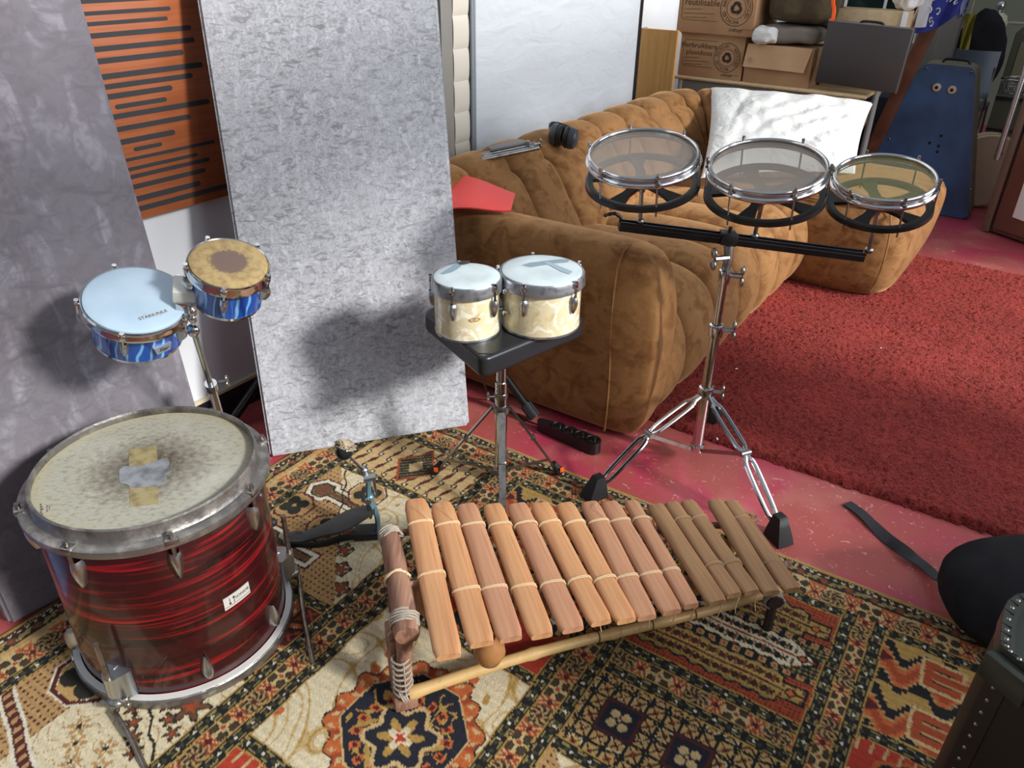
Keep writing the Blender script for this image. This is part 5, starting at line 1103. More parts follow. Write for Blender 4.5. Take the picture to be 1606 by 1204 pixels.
# ------------------------------------------------------------------ padded partition, board, table and the things on it
def partition():
    a0 = ab(PB(707, 150, -2.0))[0]; a1 = ab(PB(992, 100, -2.0))[0]; a01 = ab(PB(736, 150, -2.0))[0]
    t = thing('padded_partition', 'tall pale grey padded fabric partition with quilted edge behind the sofa', 'partition', R3((a0+a1)/2, -2.0))
    g = G()
    def fn(u, v):
        a = a01+(a1-a01)*u; z = .02+1.75*v; x = min(u, 1-u)*2; k = .018*min(1, x*6)**.5+.0022*sin(z*13+3*sin(a*4))*min(1, x*5)+.0015*sin(a*19+z*4)
        return R3(a, -1.985+k, z)
    g.surf(fn, 40, 60); rbox(g, a01, a1, -2.04, -1.985, .02, 1.77); part('fabric_panel', g, 'fabricwhite', t, ang=70)
    g = G(); n = 15
    for i in range(n):
        z0, z1 = .02+1.75*i/n, .02+1.75*(i+1)/n
        g.surf(lambda u, v: R3(a0+(a01-.02-a0)*u, -1.985+.009*(sin(pi*v)**.5)*(.3+.7*sin(pi*min(1, max(0, .1+.8*u)))), z0+(z1-z0)*v), 8, 9)
    rbox(g, a0, a01-.02, -2.04, -1.986, .02, 1.77); part('quilted_edge', g, 'quilt', t, ang=50)
    g = G()
    for o in (-.004, .010): g.tube([R3(a01-.012+o, -1.972, .03), R3(a01-.012+o, -1.972, 1.76)], .007, 8)
    part('zip_piping', g, 'zip', t)
    g = G(); rbox(g, a1-.004, a1+.05, -2.05, -1.99, .02, 1.5); part('end_frame', g, 'black', t)
partition()
def oak_board():
    TL, TR = PA(1003, 50, 4.52), PA(1064, 42, 4.52); z = (TL.z+TR.z)/2; b0, b1 = ab(TL)[1]+.012, ab(TR)[1]
    g = G(); rbox(g, 4.52, 4.545, b0, b1, .0, z, .001); t = thing('wooden_board', 'upright honey-coloured wooden board beside the printed cardboard boxes', 'board', R3(4.53, (b0+b1)/2))
    part('face', g, 'oak', t, smooth=False); g = G(); rbox(g, 4.524, 4.60, b0-.012, b0-.0005, 0, z-.001); part('edge_strip', g, 'oakedge', t, smooth=False)
oak_board()
TA = 4.66; ZT_ = .74
def table():
    L = ab(F(1062, 121, ZT_))[1]-.06; R_ = ab(F(1363, 148, ZT_))[1]; t = thing('table', 'long grey table with beech top behind the sofa, loaded with boxes', 'table', R3(TA+.3, (L+R_)/2))
    g = G(); b = bmesh.new(); rbox(g, TA, TA+.62, L, R_, ZT_-.022, ZT_, .010, 3); part('tabletop', g, 'beech', t)
    g = G(); rbox(g, TA+.02, TA+.04, L+.03, R_-.05, ZT_-.105, ZT_-.022); part('apron', g, 'greymetal', t, smooth=False)
    for b_, a_ in ((L+.045, TA+.035), (R_-.06, TA+.035), (L+.045, TA+.58), (R_-.06, TA+.58)):
        g = G(); cyl(g, R3(a_, b_, 0), R3(a_, b_, ZT_-.022), .018, 16); part('leg', g, mat('pale grey leg', c(176, 176, 170), .4), t)
    return L, R_
TL_, TR_ = table()
def box_from(px_tl, px_tr, px_bl, px_br, a, depth, zb=None):
    p = [PA(*q, a) for q in (px_bl, px_br, px_tr, px_tl)]; b0 = (ab(p[0])[1]+ab(p[3])[1])/2; b1 = (ab(p[1])[1]+ab(p[2])[1])/2; z0 = zb if zb is not None else (p[0].z+p[1].z)/2; z1 = (p[2].z+p[3].z)/2
    return b0, b1, z0, z1
def printed_box(label, b0, b1, z0, z1, a, depth, line1, line2, top=False):
    t = thing('cardboard_box', label, 'box', R3(a+depth/2, (b0+b1)/2, z0), group='cardboard boxes on the grey table')
    g = G(); rbox(g, a, a+depth, b0, b1, z0, z1-.003, .004); part('body', g, 'card', t)
    g = G(); rbox(g, a-.004, a+depth+.004, b0-.004, b1+.004, z1-.010, z1, .002); part('lid', g, 'cardl', t)
    w = b1-b0; h = z1-z0; fr = frame_xy(R3(a-.0006, b0, z0), BX, ZX); g = G(); o = fr
    cx, cy, r = w*.755, h*.50, min(w*.20, h*.34)
    T = fr @ Matrix.Translation((cx, cy, 0))
    for rr in (r, r*.60):
        P = [T @ V((rr*cos(q), rr*sin(q), .0004)) for q in np.linspace(0, 2*pi, 41)[:-1]]; g.tube(P, .0016 if rr == r else .0012, 5, True)
    arc_text('RECYCLED . RECYCLED . RECYCLED .', r*.79, r*.28, T, g, pi*.95, -pi*1.0)
    for k in range(3):                                   # three bent arrows
        A = Matrix.Rotation(2*pi*k/3, 4, 'Z'); s = r*.50
        for poly in ([(-.42, -.62), (.18, -.62), (.18, -.28), (-.42, -.28)], [(.14, -.78), (.55, -.45), (.14, -.12)], [(-.47, -.62), (-.78, -.12), (-.50, .04), (-.24, -.28)]):
            g.add([T @ A @ V((x*s, y*s, .0005)) for x, y in poly], [tuple(range(len(poly)))])
    x0, x1, y0, y1 = w*.05, w*.60, h*.24, h*.84; P = [(x1-w*.02, y1), (x0+.012, y1), (x0, y1-.012), (x0, y0+.012), (x0+.012, y0), (x1-w*.06, y0)]; g.tube([fr @ V((x, y, .0003)) for x, y in P], .0011, 4)
    text_geo(line1, h*.17, fr @ Matrix.Translation((w*.30, h*.72, 0)), g, .0004); text_geo(line2, h*.17, fr @ Matrix.Translation((w*.31, h*.56, 0)), g, .0004)
    for k, (ll, ww) in enumerate((('Voor en na', .24), ('Te hergebruiken', .40), ('na gebruik', .30))): g.tube([fr @ V((w*.08, h*(.43-.075*k), .0003)), fr @ V((w*(.08+ww), h*(.45-.075*k), .0003))], .0012, 4)
    text_geo('colruyt', h*.10, fr @ Matrix.Translation((w*.78, h*.11, 0)), g, .0005, .15); g.tube([fr @ V((w*.87, h*.125, .0003)), fr @ V((w*.97, h*.125, .0003))], .001, 4)
    part('printed_lettering', g, 'ink', t, smooth=False)
lb = box_from((1067, 49), (1168, 58), (1065, 116), (1163, 124), TA+.015, .36, ZT_); printed_box('lower printed cardboard box with recycling emblem, standing on the table', lb[0], lb[1], ZT_, lb[3], TA+.015, .38, 'Herbruikbare', 'plooidoos')
ub0 = ab(PA(1061, 42, TA-.012))[1]; ub1 = ab(PA(1180, 54, TA-.012))[1]; printed_box('upper printed cardboard box with recycling emblem, on top of another box', ub0, ub1, lb[3]+.001, lb[3]+.285, TA-.012, .40, 'Opvouwbaar', 'réutilisable')
pb = box_from((1172, 66), (1270, 78), (1167, 125), (1264, 135), TA+.03, .34, ZT_)
def plain_box():
    b0, b1, z0, z1 = pb[0], pb[1], ZT_, pb[3]; a = TA+.02; t = thing('cardboard_box', 'plain cardboard box with an open front flap under the grey blanket', 'box', R3(a+.17, (b0+b1)/2, z0), group='cardboard boxes on the grey table')
    g = G(); rbox(g, a, a+.34, b0, b1+.02, z0, z1, .003); part('body', g, 'card', t)
    g = G(); h = (z1-z0)*.58; g.hexa([R3(a-.030, b0, z1-h), R3(a-.030, b1-.01, z1-h-.004), R3(a-.026, b1-.01, z1-h-.004), R3(a-.026, b0, z1-h), R3(a-.006, b0+.004, z1+.002), R3(a-.006, b1+.012, z1), R3(a-.001, b1+.012, z1), R3(a-.001, b0+.004, z1+.002)]); part('flap', g, 'cardl', t, smooth=False)
    g = G(); g.lathe([(.012, 0), (.016, .001), (.016, -.001)], frame_z(R3(a-.029, b0+.035, z1-h+.035), -AX), 16); part('handle_hole', g, 'cardl', t)
    g = G(); g.hexa([R3(a+.02, b1+.022, z1-.10), R3(a+.30, b1+.022, z1-.10), R3(a+.30, b1+.027, z1-.10), R3(a+.02, b1+.027, z1-.10), R3(a+.02, b1+.021, z1), R3(a+.30, b1+.021, z1), R3(a+.30, b1+.025, z1), R3(a+.02, b1+.025, z1)]); part('flap', g, 'cardl', t, smooth=False)
    return z1
zpb = plain_box()
def blanket():
    b0, b1 = pb[0]+.03, pb[1]+.03; z = zpb+.002; a = TA+.0; g = G(); rn = random.Random(1)
    b = bmesh.new(); bmesh.ops.create_cube(b, size=1); bmesh.ops.subdivide_edges(b, edges=b.edges[:], cuts=10, use_grid_fill=True)
    def lump(b, r, sx, sy, sz, f, s, seed):
        for v in b.verts:
            x, y, zz = v.co*2; m_ = max(abs(x), abs(y), abs(zz)); n_ = (abs(x)**r+abs(y)**r+abs(zz)**r)**(1/r); k = m_/n_ if n_ else 1
            p = V((x*k*sx, y*k*sy, zz*k*sz)); nn = noise.noise_vector(p*f+V((seed, 0, 0)))*s; v.co = p+nn
    lump(b, 4, (b1-b0)/2, .15, .048, 9, .012, 3); mn = min(v.co.z for v in b.verts)
    T = Matrix.Translation(R3(a+.17, (b0+b1)/2, z-mn)) @ ROOM.to_4x4(); g.bm(b, T); single('blanket', 'folded grey felt blanket on the plain cardboard box', 'blanket', g, 'greyfelt', R3(a+.17, (b0+b1)/2, z), ang=80); zt = max(p.z for p in g.v)
    # white cloth spilling out to the left
    cl = PA(1199, 62, a+.0); g = G(); b = bmesh.new(); bmesh.ops.create_cube(b, size=1); bmesh.ops.subdivide_edges(b, edges=b.edges[:], cuts=8, use_grid_fill=True); lump(b, 3, .062, .05, .045, 22, .016, 9); mn = min(v.co.z for v in b.verts); T = Matrix.Translation(V((cl.x, cl.y, z-mn))) @ ROOM.to_4x4(); g.bm(b, T)
    single('white_cloth', 'crumpled white cloth poking out left of the grey blanket', 'cloth', g, 'pillow', V((cl.x, cl.y, z)), ang=80)
    # olive bag on top
    L, R_ = PA(1197, 20, a+.02), PA(1303, 20, a+.02); bb0, bb1 = ab(L)[1], ab(R_)[1]; g = G(); b = bmesh.new(); bmesh.ops.create_cube(b, size=1); bmesh.ops.subdivide_edges(b, edges=b.edges[:], cuts=12, use_grid_fill=True); lump(b, 5, (bb1-bb0)/2, .17, .16, 6, .016, 5); mn = min(v.co.z for v in b.verts)
    t = thing('canvas_bag', 'olive brown canvas bag with an orange strap on the grey blanket', 'bag', R3(a+.19, (bb0+bb1)/2, zt)); g.bm(b, Matrix.Translation(R3(a+.19, (bb0+bb1)/2, zt-mn-.006)) @ ROOM.to_4x4()); part('body', g, 'olive', t, ang=80)
    g = G(); p = PA(1307, 0, a-.0); q = PA(1306, 30, a-.0); g.tube(smooth_path([p+V((.0, 0, .12)), p, p.lerp(q, .5)+V((.006, 0, 0)), q, q+V((-.01, .01, -.01))], 5), .010, 8, flat=.3, up=AX.cross(ZX)); part('strap', g, 'orange', t, label='orange webbing strap')
    g = G(); p = PA(1300, 50, a); g.tube(smooth_path([p+V((0, 0, .03)), p+V((.012, 0, .0)), p+V((.004, 0, -.03))], 5), .007, 6, flat=.4); part('strap_end', g, mat('tan webbing', c(150, 100, 60), .8), t)
blanket()
def black_case():
    a = TA-.012; p = [PA(*q, a) for q in ((1277, 129), (1404, 147), (1432, 47), (1300, 32))]; dz = ZT_+.002-min(p[0].z, p[1].z)
    x = (p[1]-p[0]); y = (p[3]-p[0]); w = (x.length+(p[2]-p[3]).length)/2; h = (y.length+(p[2]-p[1]).length)/2; fr = frame_xy(p[0], x, y); fr.translation = fr.translation
    back = fr.to_3x3().col[2]; s = 1 if back.dot(AX) > 0 else -1; t = thing('briefcase', 'large flat dark briefcase with metal edge standing on the table end', 'case', frame=fr)
    g = G(); g.box((w/2, h/2, s*.045), (w, h, .085), None, .006); part('shell', g, 'casebrown', t, frame=fr)
    g = G(); 
    for (x0, y0, x1, y1) in ((w, 0, w, h), (0, h, w, h)): g.box(((x0+x1)/2, (y0+y1)/2, s*.020), (abs(x1-x0)+.006, abs(y1-y0)+.006, .012), None, .002)
    part('metal_edge', g, mat('dull aluminium', c(150, 148, 142), .4, .8), t, frame=fr)
    g = G(); g.tube(smooth_path([(w*.36, h, s*.045), (w*.39, h+.010, s*.045), (w*.5, h+.012, s*.045), (w*.61, h+.010, s*.045), (w*.64, h, s*.045)], 5), .009, 8, flat=.7); part('handle', g, 'black', t, frame=fr)
black_case()
def misc_table():
    # pale wooden crate end behind the briefcase
    p0, p1 = PA(1308, 12, TA+.18), PA(1424, 20, TA+.18); g = G(); b0, b1 = ab(p0)[1], ab(p1)[1]; z1 = (p0.z+p1.z)/2; t = thing('wooden_crate', 'pale wooden crate showing behind the dark briefcase', 'crate', R3(TA+.3, (b0+b1)/2, ZT_)); rbox(g, TA+.18, TA+.36, b0, b1, ZT_+.001, z1, .003); part('body', g, 'beech', t); g = G(); rbox(g, TA+.172, TA+.18, b1-.022, b1+.003, ZT_+.03, z1+.003); part('corner_strip', g, 'white', t)
    p = PA(1422, 8, TA+.3); g = G(); b = bmesh.new(); bmesh.ops.create_icosphere(b, subdivisions=4, radius=1)
    for v in b.verts: v.co = V((v.co.x*.085, v.co.y*.08, v.co.z*.09))*(1+.25*noise.noise(v.co*3))
    mn = min(v.co.z for v in b.verts); g.bm(b, Matrix.Translation(V((p.x, p.y, z1-mn-.004)) )); single('plastic_bag', 'crumpled white plastic bag on the pale crate', 'bag', g, 'white', V((p.x, p.y, z1)), ang=80)
    # dark boxes under the table
    g = G(); t = thing('storage_case', 'dark storage case with hand recess under the grey table', 'case', R3(TA+.3, -1.35)); rbox(g, TA+.12, TA+.5, -1.62, -1.02, .002, .60, .01); part('body', g, 'casebrown', t); p = PA(1205, 160, TA+.118); g = G(); g.box(p, (.09, .006, .035), ROOM, .002); part('hand_recess', g, 'black', t)
    g = G(); rbox(g, TA+.12, TA+.5, TL_+.09, -1.66, .002, .55, .01); single('storage_box', 'near-black box under the left end of the grey table', 'box', g, 'navyfelt', R3(TA+.3, -1.8))
    p0, p1 = PA(1352, 160, TA-.02), PA(1412, 160, TA-.02); b0, b1 = ab(p0)[1]-.02, ab(p1)[1]+.03; g = G(); q = PA(1372, 150, 5.56); rbox(g, 5.56, 5.80, -1.40, ab(PA(1400, 200, 5.56))[1]+.12, .002, max(.5, q.z), .012); single('dark_cabinet', 'dark navy cabinet standing behind the table end and the leaning beam', 'cabinet', g, 'navyfelt', R3(5.68, -1.15))
misc_table()
# ------------------------------------------------------------------ beam, blue case, wardrobe
def beam():
    q0, q1 = PA(1368, 232, 5.308), PA(1478, 2, 5.308); d = (q1-q0).normalized(); lo = q0-d*((q0.z-.01)/d.z); hi = q1+d*.35
    g = G(); X = frame_xy((0, 0, 0), d, AX.cross(d)).to_3x3(); g.box((lo+hi)/2+d*.012, ((hi-lo).length-.02, .075, .035), X, .003); t = single('wooden_beam', 'long red-brown wooden beam leaning beside the blue case', 'beam', g, wood('red brown beam lengthwise', (108, 64, 44), (86, 50, 34), (130, 88, 62), .5, (8, 8, 8)), lo)
beam()
def blue_case():
    a = 5.34; P = [PA(*q, a) for q in ((1447, 101), (1531, 104), (1518, 346))]; zt = (P[0].z+P[1].z)/2; bt0, bt1 = ab(P[0])[1], ab(P[1])[1]; bb1 = ab(P[2])[1]
    l1 = PA(1384, 215, a); k = (ab(l1)[1]-bt0)/(zt-l1.z); bb0 = bt0+k*(zt-.004)
    t = thing('instrument_case', 'tall tapering worn blue instrument case standing on its wide end', 'case', R3(a+.1, (bb0+bb1)/2))
    poly = [(bb0, .004), (bb1, .004), (bt1, zt), (bt0, zt)]
    def rnd(poly, r, n=5):
        out = []; m_ = len(poly)
        for i in range(m_):
            p = V((*poly[i], 0)); a_ = (V((*poly[i-1], 0))-p).normalized(); b_ = (V((*poly[(i+1) % m_], 0))-p).normalized()
            for j in range(n+1): u = j/n; out.append((p+a_*r*(1-u)**2+b_*r*u**2)[:2])
        return out
    pl = rnd(poly, .05); g = G(); g.prism(pl, R3(a, 0), BX, ZX, AX*.02); part('front_panel', g, 'bluecase', t, smooth=False)
    g = G(); cb, cz = (bb0+bb1+bt0+bt1)/4, zt/2; pl2 = [(cb+(x-cb)*1.012, max(.003, cz+(z-cz)*1.006)) for x, z in pl]; g.prism(pl2, R3(a+.006, 0), BX, ZX, AX*.20); part('case_body', g, 'edgeolive', t, smooth=False)
    for (u, v) in ((1469, 137), (1493, 141)):
        p = PA(u, v, a); fr = frame_z(p, -AX); g = G(); g.lathe([(.010, .012), (.020, .010), (.024, 0), (.010, 0)], fr, 20, True); part('grommet', g, mat('beige rubber', c(196, 176, 150), .6), t); 
        g = G(); g.lathe([(0, .004), (.0105, .004), (.0105, 0)], fr, 16); part('grommet_hole', g, 'black', t)
    for (u, v) in ((1454, 107), (1524, 113), (1395, 218), (1522, 297)): p = PA(u, v, a); g = G(); g.sph(p-AX*.002, (.007, .007, .007)); part('stud', g, 'steel', t)
    for (u, v) in ((1476, 213), (1458, 224), (1472, 229), (1470, 238)): p = PA(u, v, a); g = G(); g.lathe([(0, .0012), (.009, .001), (.009, 0)], frame_z(p, -AX), 12); part('screw_hole', g, 'black', t)
    p = PA(1503, 94, a+.10); g = G(); g.tube(smooth_path([R3(a+.1, bt0+.09, zt), R3(a+.1, bt0+.10, zt+.02), R3(a+.1, bt0+.16, zt+.025), R3(a+.1, bt0+.22, zt+.02), R3(a+.1, bt0+.23, zt)], 4), .008, 8); part('handle', g, 'black', t)
blue_case()
def wardrobe():
    p0, p1 = F(1537, 362, 0), F(1606, 386, 0); d = (p1-p0).normalized(); n = V((-d.y, d.x, 0)); n = n if n.dot(AX) > 0 else -n
    t = thing('wardrobe', 'brown lacquered cabinet with chrome bar handle at the right edge', 'cabinet', p0+d*.35); h = 1.7
    X = frame_xy((0, 0, 0), d, n).to_3x3()
    g = G(); g.box(p0+d*.40+n*.33+V((0, 0, h/2)), (.80, .60, h-.02), X, .003); part('carcass', g, 'wardedge', t)
    g = G(); g.box(p0+d*.425+n*.012+V((0, 0, h/2+.01)), (.72, .024, h-.06), X, .004); dr = part('door', g, 'wardrobe', t)
    g = G(); g.box(p0+d*.022+n*.010+V((0, 0, h/2)), (.042, .022, h-.02), X, .002); part('frame_strip', g, 'wardedge', t)
    hp = lambda u, v: PL(u, v, p0-n*.03, n); q0, q1 = hp(1583, 165), hp(1563, 250); q0 = q1+V((0, 0, q0.z-q1.z)); g = G(); cyl(g, q1, q1+V((0, 0, .62)), .016); 
    for z in (.03, .34): cyl(g, q1+V((0, 0, z)), q1+V((0, 0, z))+n*.03, .008)
    part('handle', g, 'cast', dr)
    q = [PL(u, v, p0-n*.004, n) for u, v in ((1588, 340), (1640, 350), (1660, 225), (1606, 215))]; bx, zx = (q[0]-p0).dot(d), q[0].z; g = G(); g.surf(lambda u, v: p0+d*(bx+.30*u)-n*(.006+.004*sin(9*u)+.004*v)+V((0, 0, q[0].z+.36*v-.01*u)), 16, 12); g.surf(lambda u, v: p0+d*(bx+.30*(1-u))-n*(.003)+V((0, 0, q[0].z+.36*v)), 4, 4); single('tea_towel', 'white cloth hanging on the front of the brown cabinet', 'towel', g, 'white', q[0])
wardrobe()
# ------------------------------------------------------------------ pole with printed cloth, things in the next room
def back_things():
    a = 5.305; q0, q1 = PA(1424, 52, a), PA(1452, -4, a); d = (q1-q0).normalized(); lo = q0-d*((q0.z-.02)/d.z); g = G(); cyl(g, lo, q1+d*.4, .016); single('wooden_pole', 'cream painted pole with printed cloth, standing behind the briefcase', 'pole', g, 'beech', lo)
    a = 5.28; pts = [PA(*q, a-.05) for q in ((1440, 40), (1470, 22), (1508, 14), (1520, -30), (1462, -30))]; TLp, TRp = PA(1452, -40, a-.05), PA(1528, -40, a-.05); BLp, BRp = PA(1432, 52, a-.05), PA(1502, 22, a-.05)
    def fn(o):
        def f(u, v):
            p = TLp*(1-u)*(1-v)+TRp*u*(1-v)+BRp*u*v+BLp*(1-u)*v; return p+AX*(.018*sin(u*9+v*3)+o)+V((0, 0, -.03*sin(pi*u)*v))
        return f
    g = G(); g.surf(fn(0), 24, 16); g.surf(fn(.004), 24, 16); t = thing('printed_cloth', 'blue cloth with white scroll pattern draped over the pole', 'cloth', BLp)
    part('cloth', g, mat('navy cotton', c(36, 48, 130), .8), t, ang=80); g = G(); f0 = fn(-.0025)
    rn = random.Random(8)
    for i in range(9):
        u0, v0 = .25+.65*rn.random(), .15+.75*rn.random(); r = .05+.04*rn.random(); ph = rn.random()*6
        P = [f0(min(1, max(0, u0+r*(1-q/7)*cos(q+ph)*.9)), min(1, max(0, v0+r*1.2*(1-q/7)*sin(q+ph)))) for q in np.linspace(0, 5, 18)]; g.tube(P, .006, 5, flat=.3, up=AX)
    part('scroll_print', g, 'white', t); g = G(); fz = fn(-.003); g.surf(lambda u, v: fz(u*.30, v*.9+.0), 8, 8); part('cloth_border', g, mat('white cotton border', c(225, 226, 230), .8), t)
    a = 5.55; TLp, TRp, BRp, BLp = PA(1503, -30, a), PA(1530, -30, a), PA(1512, 24, a), PA(1500, 30, a); fA = lambda o: (lambda u, v: TLp*(1-u)*(1-v)+TRp*u*(1-v)+BRp*u*v+BLp*(1-u)*v+AX*(.02*sin(u*8)+o)); g = G(); g.surf(fA(0), 12, 12); g.surf(fA(.005), 12, 12); single('hanging_cloth', 'blue and white cloth hanging in the doorway beside the pole', 'cloth', g, mat('pale blue cotton', c(150, 160, 190), .8, 0, [dict(col=c(40, 60, 140), scale=14, lo=.5, hi=.56)]), BLp, ang=80)
    # cream round drum leaning behind the blue case
    p = PA(1536, 283, 5.68); r = .22; fr = frame_z(V((p.x, p.y, r+.01)), -AX+BX*.35); t = thing('frame_drum', 'round cream frame drum on its edge behind the blue case', 'drum', V((p.x, p.y, .01))); g = G(); g.lathe([(0, .035), (r*.96, .035), (r, .028), (r, .020)], fr, 48); part('drumhead', g, 'cream', t); g = G(); g.lathe([(r, .028), (r+.004, .026), (r+.004, -.03), (r-.008, -.03), (r-.008, .02)], fr, 48, True); part('rim', g, 'beech', t)
    # chair
    ac = 6.45; bl, br = PA(1502, 100, ac), PA(1556, 100, ac); w = abs(ab(br)[1]-ab(bl)[1]); bm = (ab(bl)[1]+ab(br)[1])/2; zt = PA(1530, 78, ac).z; t = thing('stacking_chair', 'blue-grey plastic chair on metal legs in the next room', 'chair', R3(ac, bm)); w = .27
    g = G(); g.surf(lambda u, v: R3(ac-.05*sin(pi*u)+.0, bm-w/2+w*u, zt-.30+.30*v), 14, 8); g.surf(lambda u, v: R3(ac-.05*sin(pi*u)+.012, bm+w/2-w*u, zt-.30+.30*v), 14, 8); part('backrest', g, 'chairgrey', t, ang=60)
    g = G(); g.box(R3(ac+.20, bm, .45), (w, .36, .022), ROOM, .01); part('seat', g, 'chairgrey', t)
    for sb in (-1, 1):
        for da in (0, .40): g = G(); g.tube([R3(ac+.02+da*.95, bm+sb*w*.44, .44), R3(ac+da+(.05 if da else -.05), bm+sb*w*.5, .005)] if da else [R3(ac+.0, bm+sb*w*.46, zt-.1), R3(ac+.02, bm+sb*w*.46, .44), R3(ac-.05, bm+sb*w*.5, .005)], .011, 8); part('leg', g, 'chrome_worn', t)
    zs = .462; g = G(); b = bmesh.new(); bmesh.ops.create_icosphere(b, subdivisions=4, radius=1)
    for v in b.verts: v.co = V((v.co.x*.17, v.co.y*.13, v.co.z*.30))*(1+.12*noise.noise(v.co*2.5))
    mn = min(v.co.z for v in b.verts); g.bm(b, Matrix.Translation(R3(ac+.24, bm-.02, zs-mn))); single('black_bag', 'soft black bag on the seat of the blue-grey chair', 'bag', g, 'bagblack', R3(ac+.24, bm, zs), ang=80)
    # olive cabinet, wire basket, lantern, yellow cloth
    ak = 7.0; c0, c1 = ab(PA(1572, 120, ak))[1], ab(PA(1640, 120, ak))[1]; zt = PA(1590, 50, ak).z; t = thing('flight_case', 'dark olive upright case with a top handle in the next room', 'case', R3(ak+.3, (c0+c1)/2)); g = G(); rbox(g, ak, ak+.5, c0, c1, .004, zt, .01); part('body', g, 'olivegrey', t); g = G(); rbox(g, ak-.006, ak, c0+.05, c1, .1, zt-.06); part('front_panel', g, mat('dusty olive cloth', c(112, 106, 82), .9), t, smooth=False); g = G(); pm = PA(1597, 44, ak+.1); g.tube(smooth_path([R3(ak+.1, ab(pm)[1]-.09, zt), R3(ak+.1, ab(pm)[1]-.085, zt+.045), R3(ak+.1, ab(pm)[1], zt+.05), R3(ak+.1, ab(pm)[1]+.085, zt+.045), R3(ak+.1, ab(pm)[1]+.09, zt)], 5), .010, 8); part('handle', g, mat('pale grey handle', c(150, 150, 132), .6), t)
    as_ = 6.35; s0, s1 = ab(PA(1546, 150, as_))[1]+.06, ab(PA(1590, 150, as_))[1]+.06; zs = PA(1565, 150, as_).z; g = G(); t = thing('low_cabinet', 'low dark shelf unit behind the blue case', 'cabinet', R3(as_+.2, (s0+s1)/2)); rbox(g, as_, as_+.4, s0, s1+.25, .004, zs, .004); part('body', g, 'olivegrey', t); g = G(); rbox(g, as_-.012, as_, s0, s1+.25, zs*.62, zs*.64); rbox(g, as_-.012, as_, s0, s1+.25, zs-.02, zs); part('shelf_edge', g, 'black', t)
    g = G(); cb = (s0+s1)/2+.05; 
    for z, r in ((.005, .10), (.05, .125), (.09, .14)): g.tube([R3(as_+.16+r*.8*sin(q), cb+r*cos(q), zs+z+.003) for q in np.linspace(0, 2*pi, 25)[:-1]], .006 if z > .08 else .003, 6, True)
    for q in np.linspace(0, 2*pi, 17)[:-1]: g.tube([R3(as_+.16+.08*sin(q), cb+.10*cos(q), zs+.008), R3(as_+.16+.112*sin(q), cb+.14*cos(q), zs+.093)], .0025, 5)
    single('wire_basket', 'round chrome wire basket on the low dark shelf unit', 'basket', g, 'chrome', R3(as_+.16, cb, zs))
    al = 7.05; p = PA(1562, 36, al); pz = PA(1560, 8, al).z; t = thing('lantern', 'glass lantern on a slim stand beside the dark olive case', 'lantern', V((p.x, p.y, 0))); g = G(); cyl(g, V((p.x, p.y, .004)), V((p.x, p.y, p.z-.08)), .014); g.lathe([(0, 0), (.08, .004), (.08, .02), (0, .03)], Matrix.Translation((p.x, p.y, 0.002)), 24); part('stand', g, 'olivegrey', t); g = G(); g.lathe([(0, -.10), (.05, -.08), (.075, 0), (.06, .05), (.03, .07)], Matrix.Translation(p), 24); part('glass_bowl', g, mat('pale glass', c(186, 184, 160), .25), t); g = G(); cyl(g, p+V((0, 0, .05)), V((p.x, p.y, pz)), .010); g.sph(V((p.x, p.y, pz)), .03); part('finial', g, 'cast', t)
    ay = 6.2; T0, B0_ = PA(1522, 22, ay), PA(1512, 78, ay); g = G(); g.surf(lambda u, v: T0.lerp(B0_, v)+BX*(.07*(u-.5)*(1-.3*v))+AX*(.02*sin(u*9+v*5)), 10, 14); g.surf(lambda u, v: T0.lerp(B0_, v)+BX*(.07*(.5-u)*(1-.3*v))+AX*(.02*sin((1-u)*9+v*5)+.005), 10, 14); 
    t = thing('hanging_garland', 'yellow-green garland hanging in front of the pale back wall', 'garland', B0_); part('cloth', g, 'yellow', t, ang=80); g = G(); cyl(g, T0+V((0, 0, -.01)), V((T0.x, T0.y, 2.6)), .004); part('cord', g, 'cord', t)
back_things()
# ------------------------------------------------------------------ floor items: power strip, black tubes, cable
def power_strip():
    p0, p1 = F(864, 669, .03), F(941, 699, .03); d = V((p1.x-p0.x, p1.y-p0.y, 0)); L = d.length; d.normalize(); fr = frame_xy(V(((p0.x+p1.x)/2, (p0.y+p1.y)/2, .001)), d, V((-d.y, d.x, 0))); t = thing('power_strip', 'black four-socket power strip on the floor by the sofa arm', 'power strip', frame=fr)
    g = G(); r = .027; pl = [(L/2-r+r*cos(q), r*sin(q)) for q in np.linspace(-pi/2, pi/2, 13)]+[(-L/2-.02, .015), (-L/2-.05, .008), (-L/2-.05, -.008), (-L/2-.02, -.015)]; g.prism(pl, (0, 0, 0), (1, 0, 0), (0, 1, 0), (0, 0, .042)); bd = part('body', g, 'black', t, frame=fr)
    for k in range(4):
        x = -L/2+.028+k*(L-.056)/3; T = fr @ Matrix.Translation((x, 0, .042)); g = G(); g.lathe([(.0195, -.001), (.0235, .003), (.0215, .004), (.0185, .001), (0, .0008)], T, 24); s = part('socket', g, 'blacksatin', t)
        g = G(); 
        for y in (-.0095, .0095): g.lathe([(0, .0016), (.003, .0014), (.003, 0)], T @ Matrix.Translation((0, y, 0)), 10)
        cyl(g, T @ V((.008, 0, 0)), T @ V((.008, 0, .012)), .0025, 8); part('contacts', g, 'steel', s)
    P = [fr @ V((-L/2-.045, 0, .018)), fr @ V((-L/2-.10, .01, .008)), F(810, 650, .006), F(790, 640, .006), F(770, 625, .012), F(757, 595, .16), F(752, 575, .25)]
    g = G(); g.tube(smooth_path(P, 6), .0035, 8); part('cable', g, 'black', t)
power_strip()
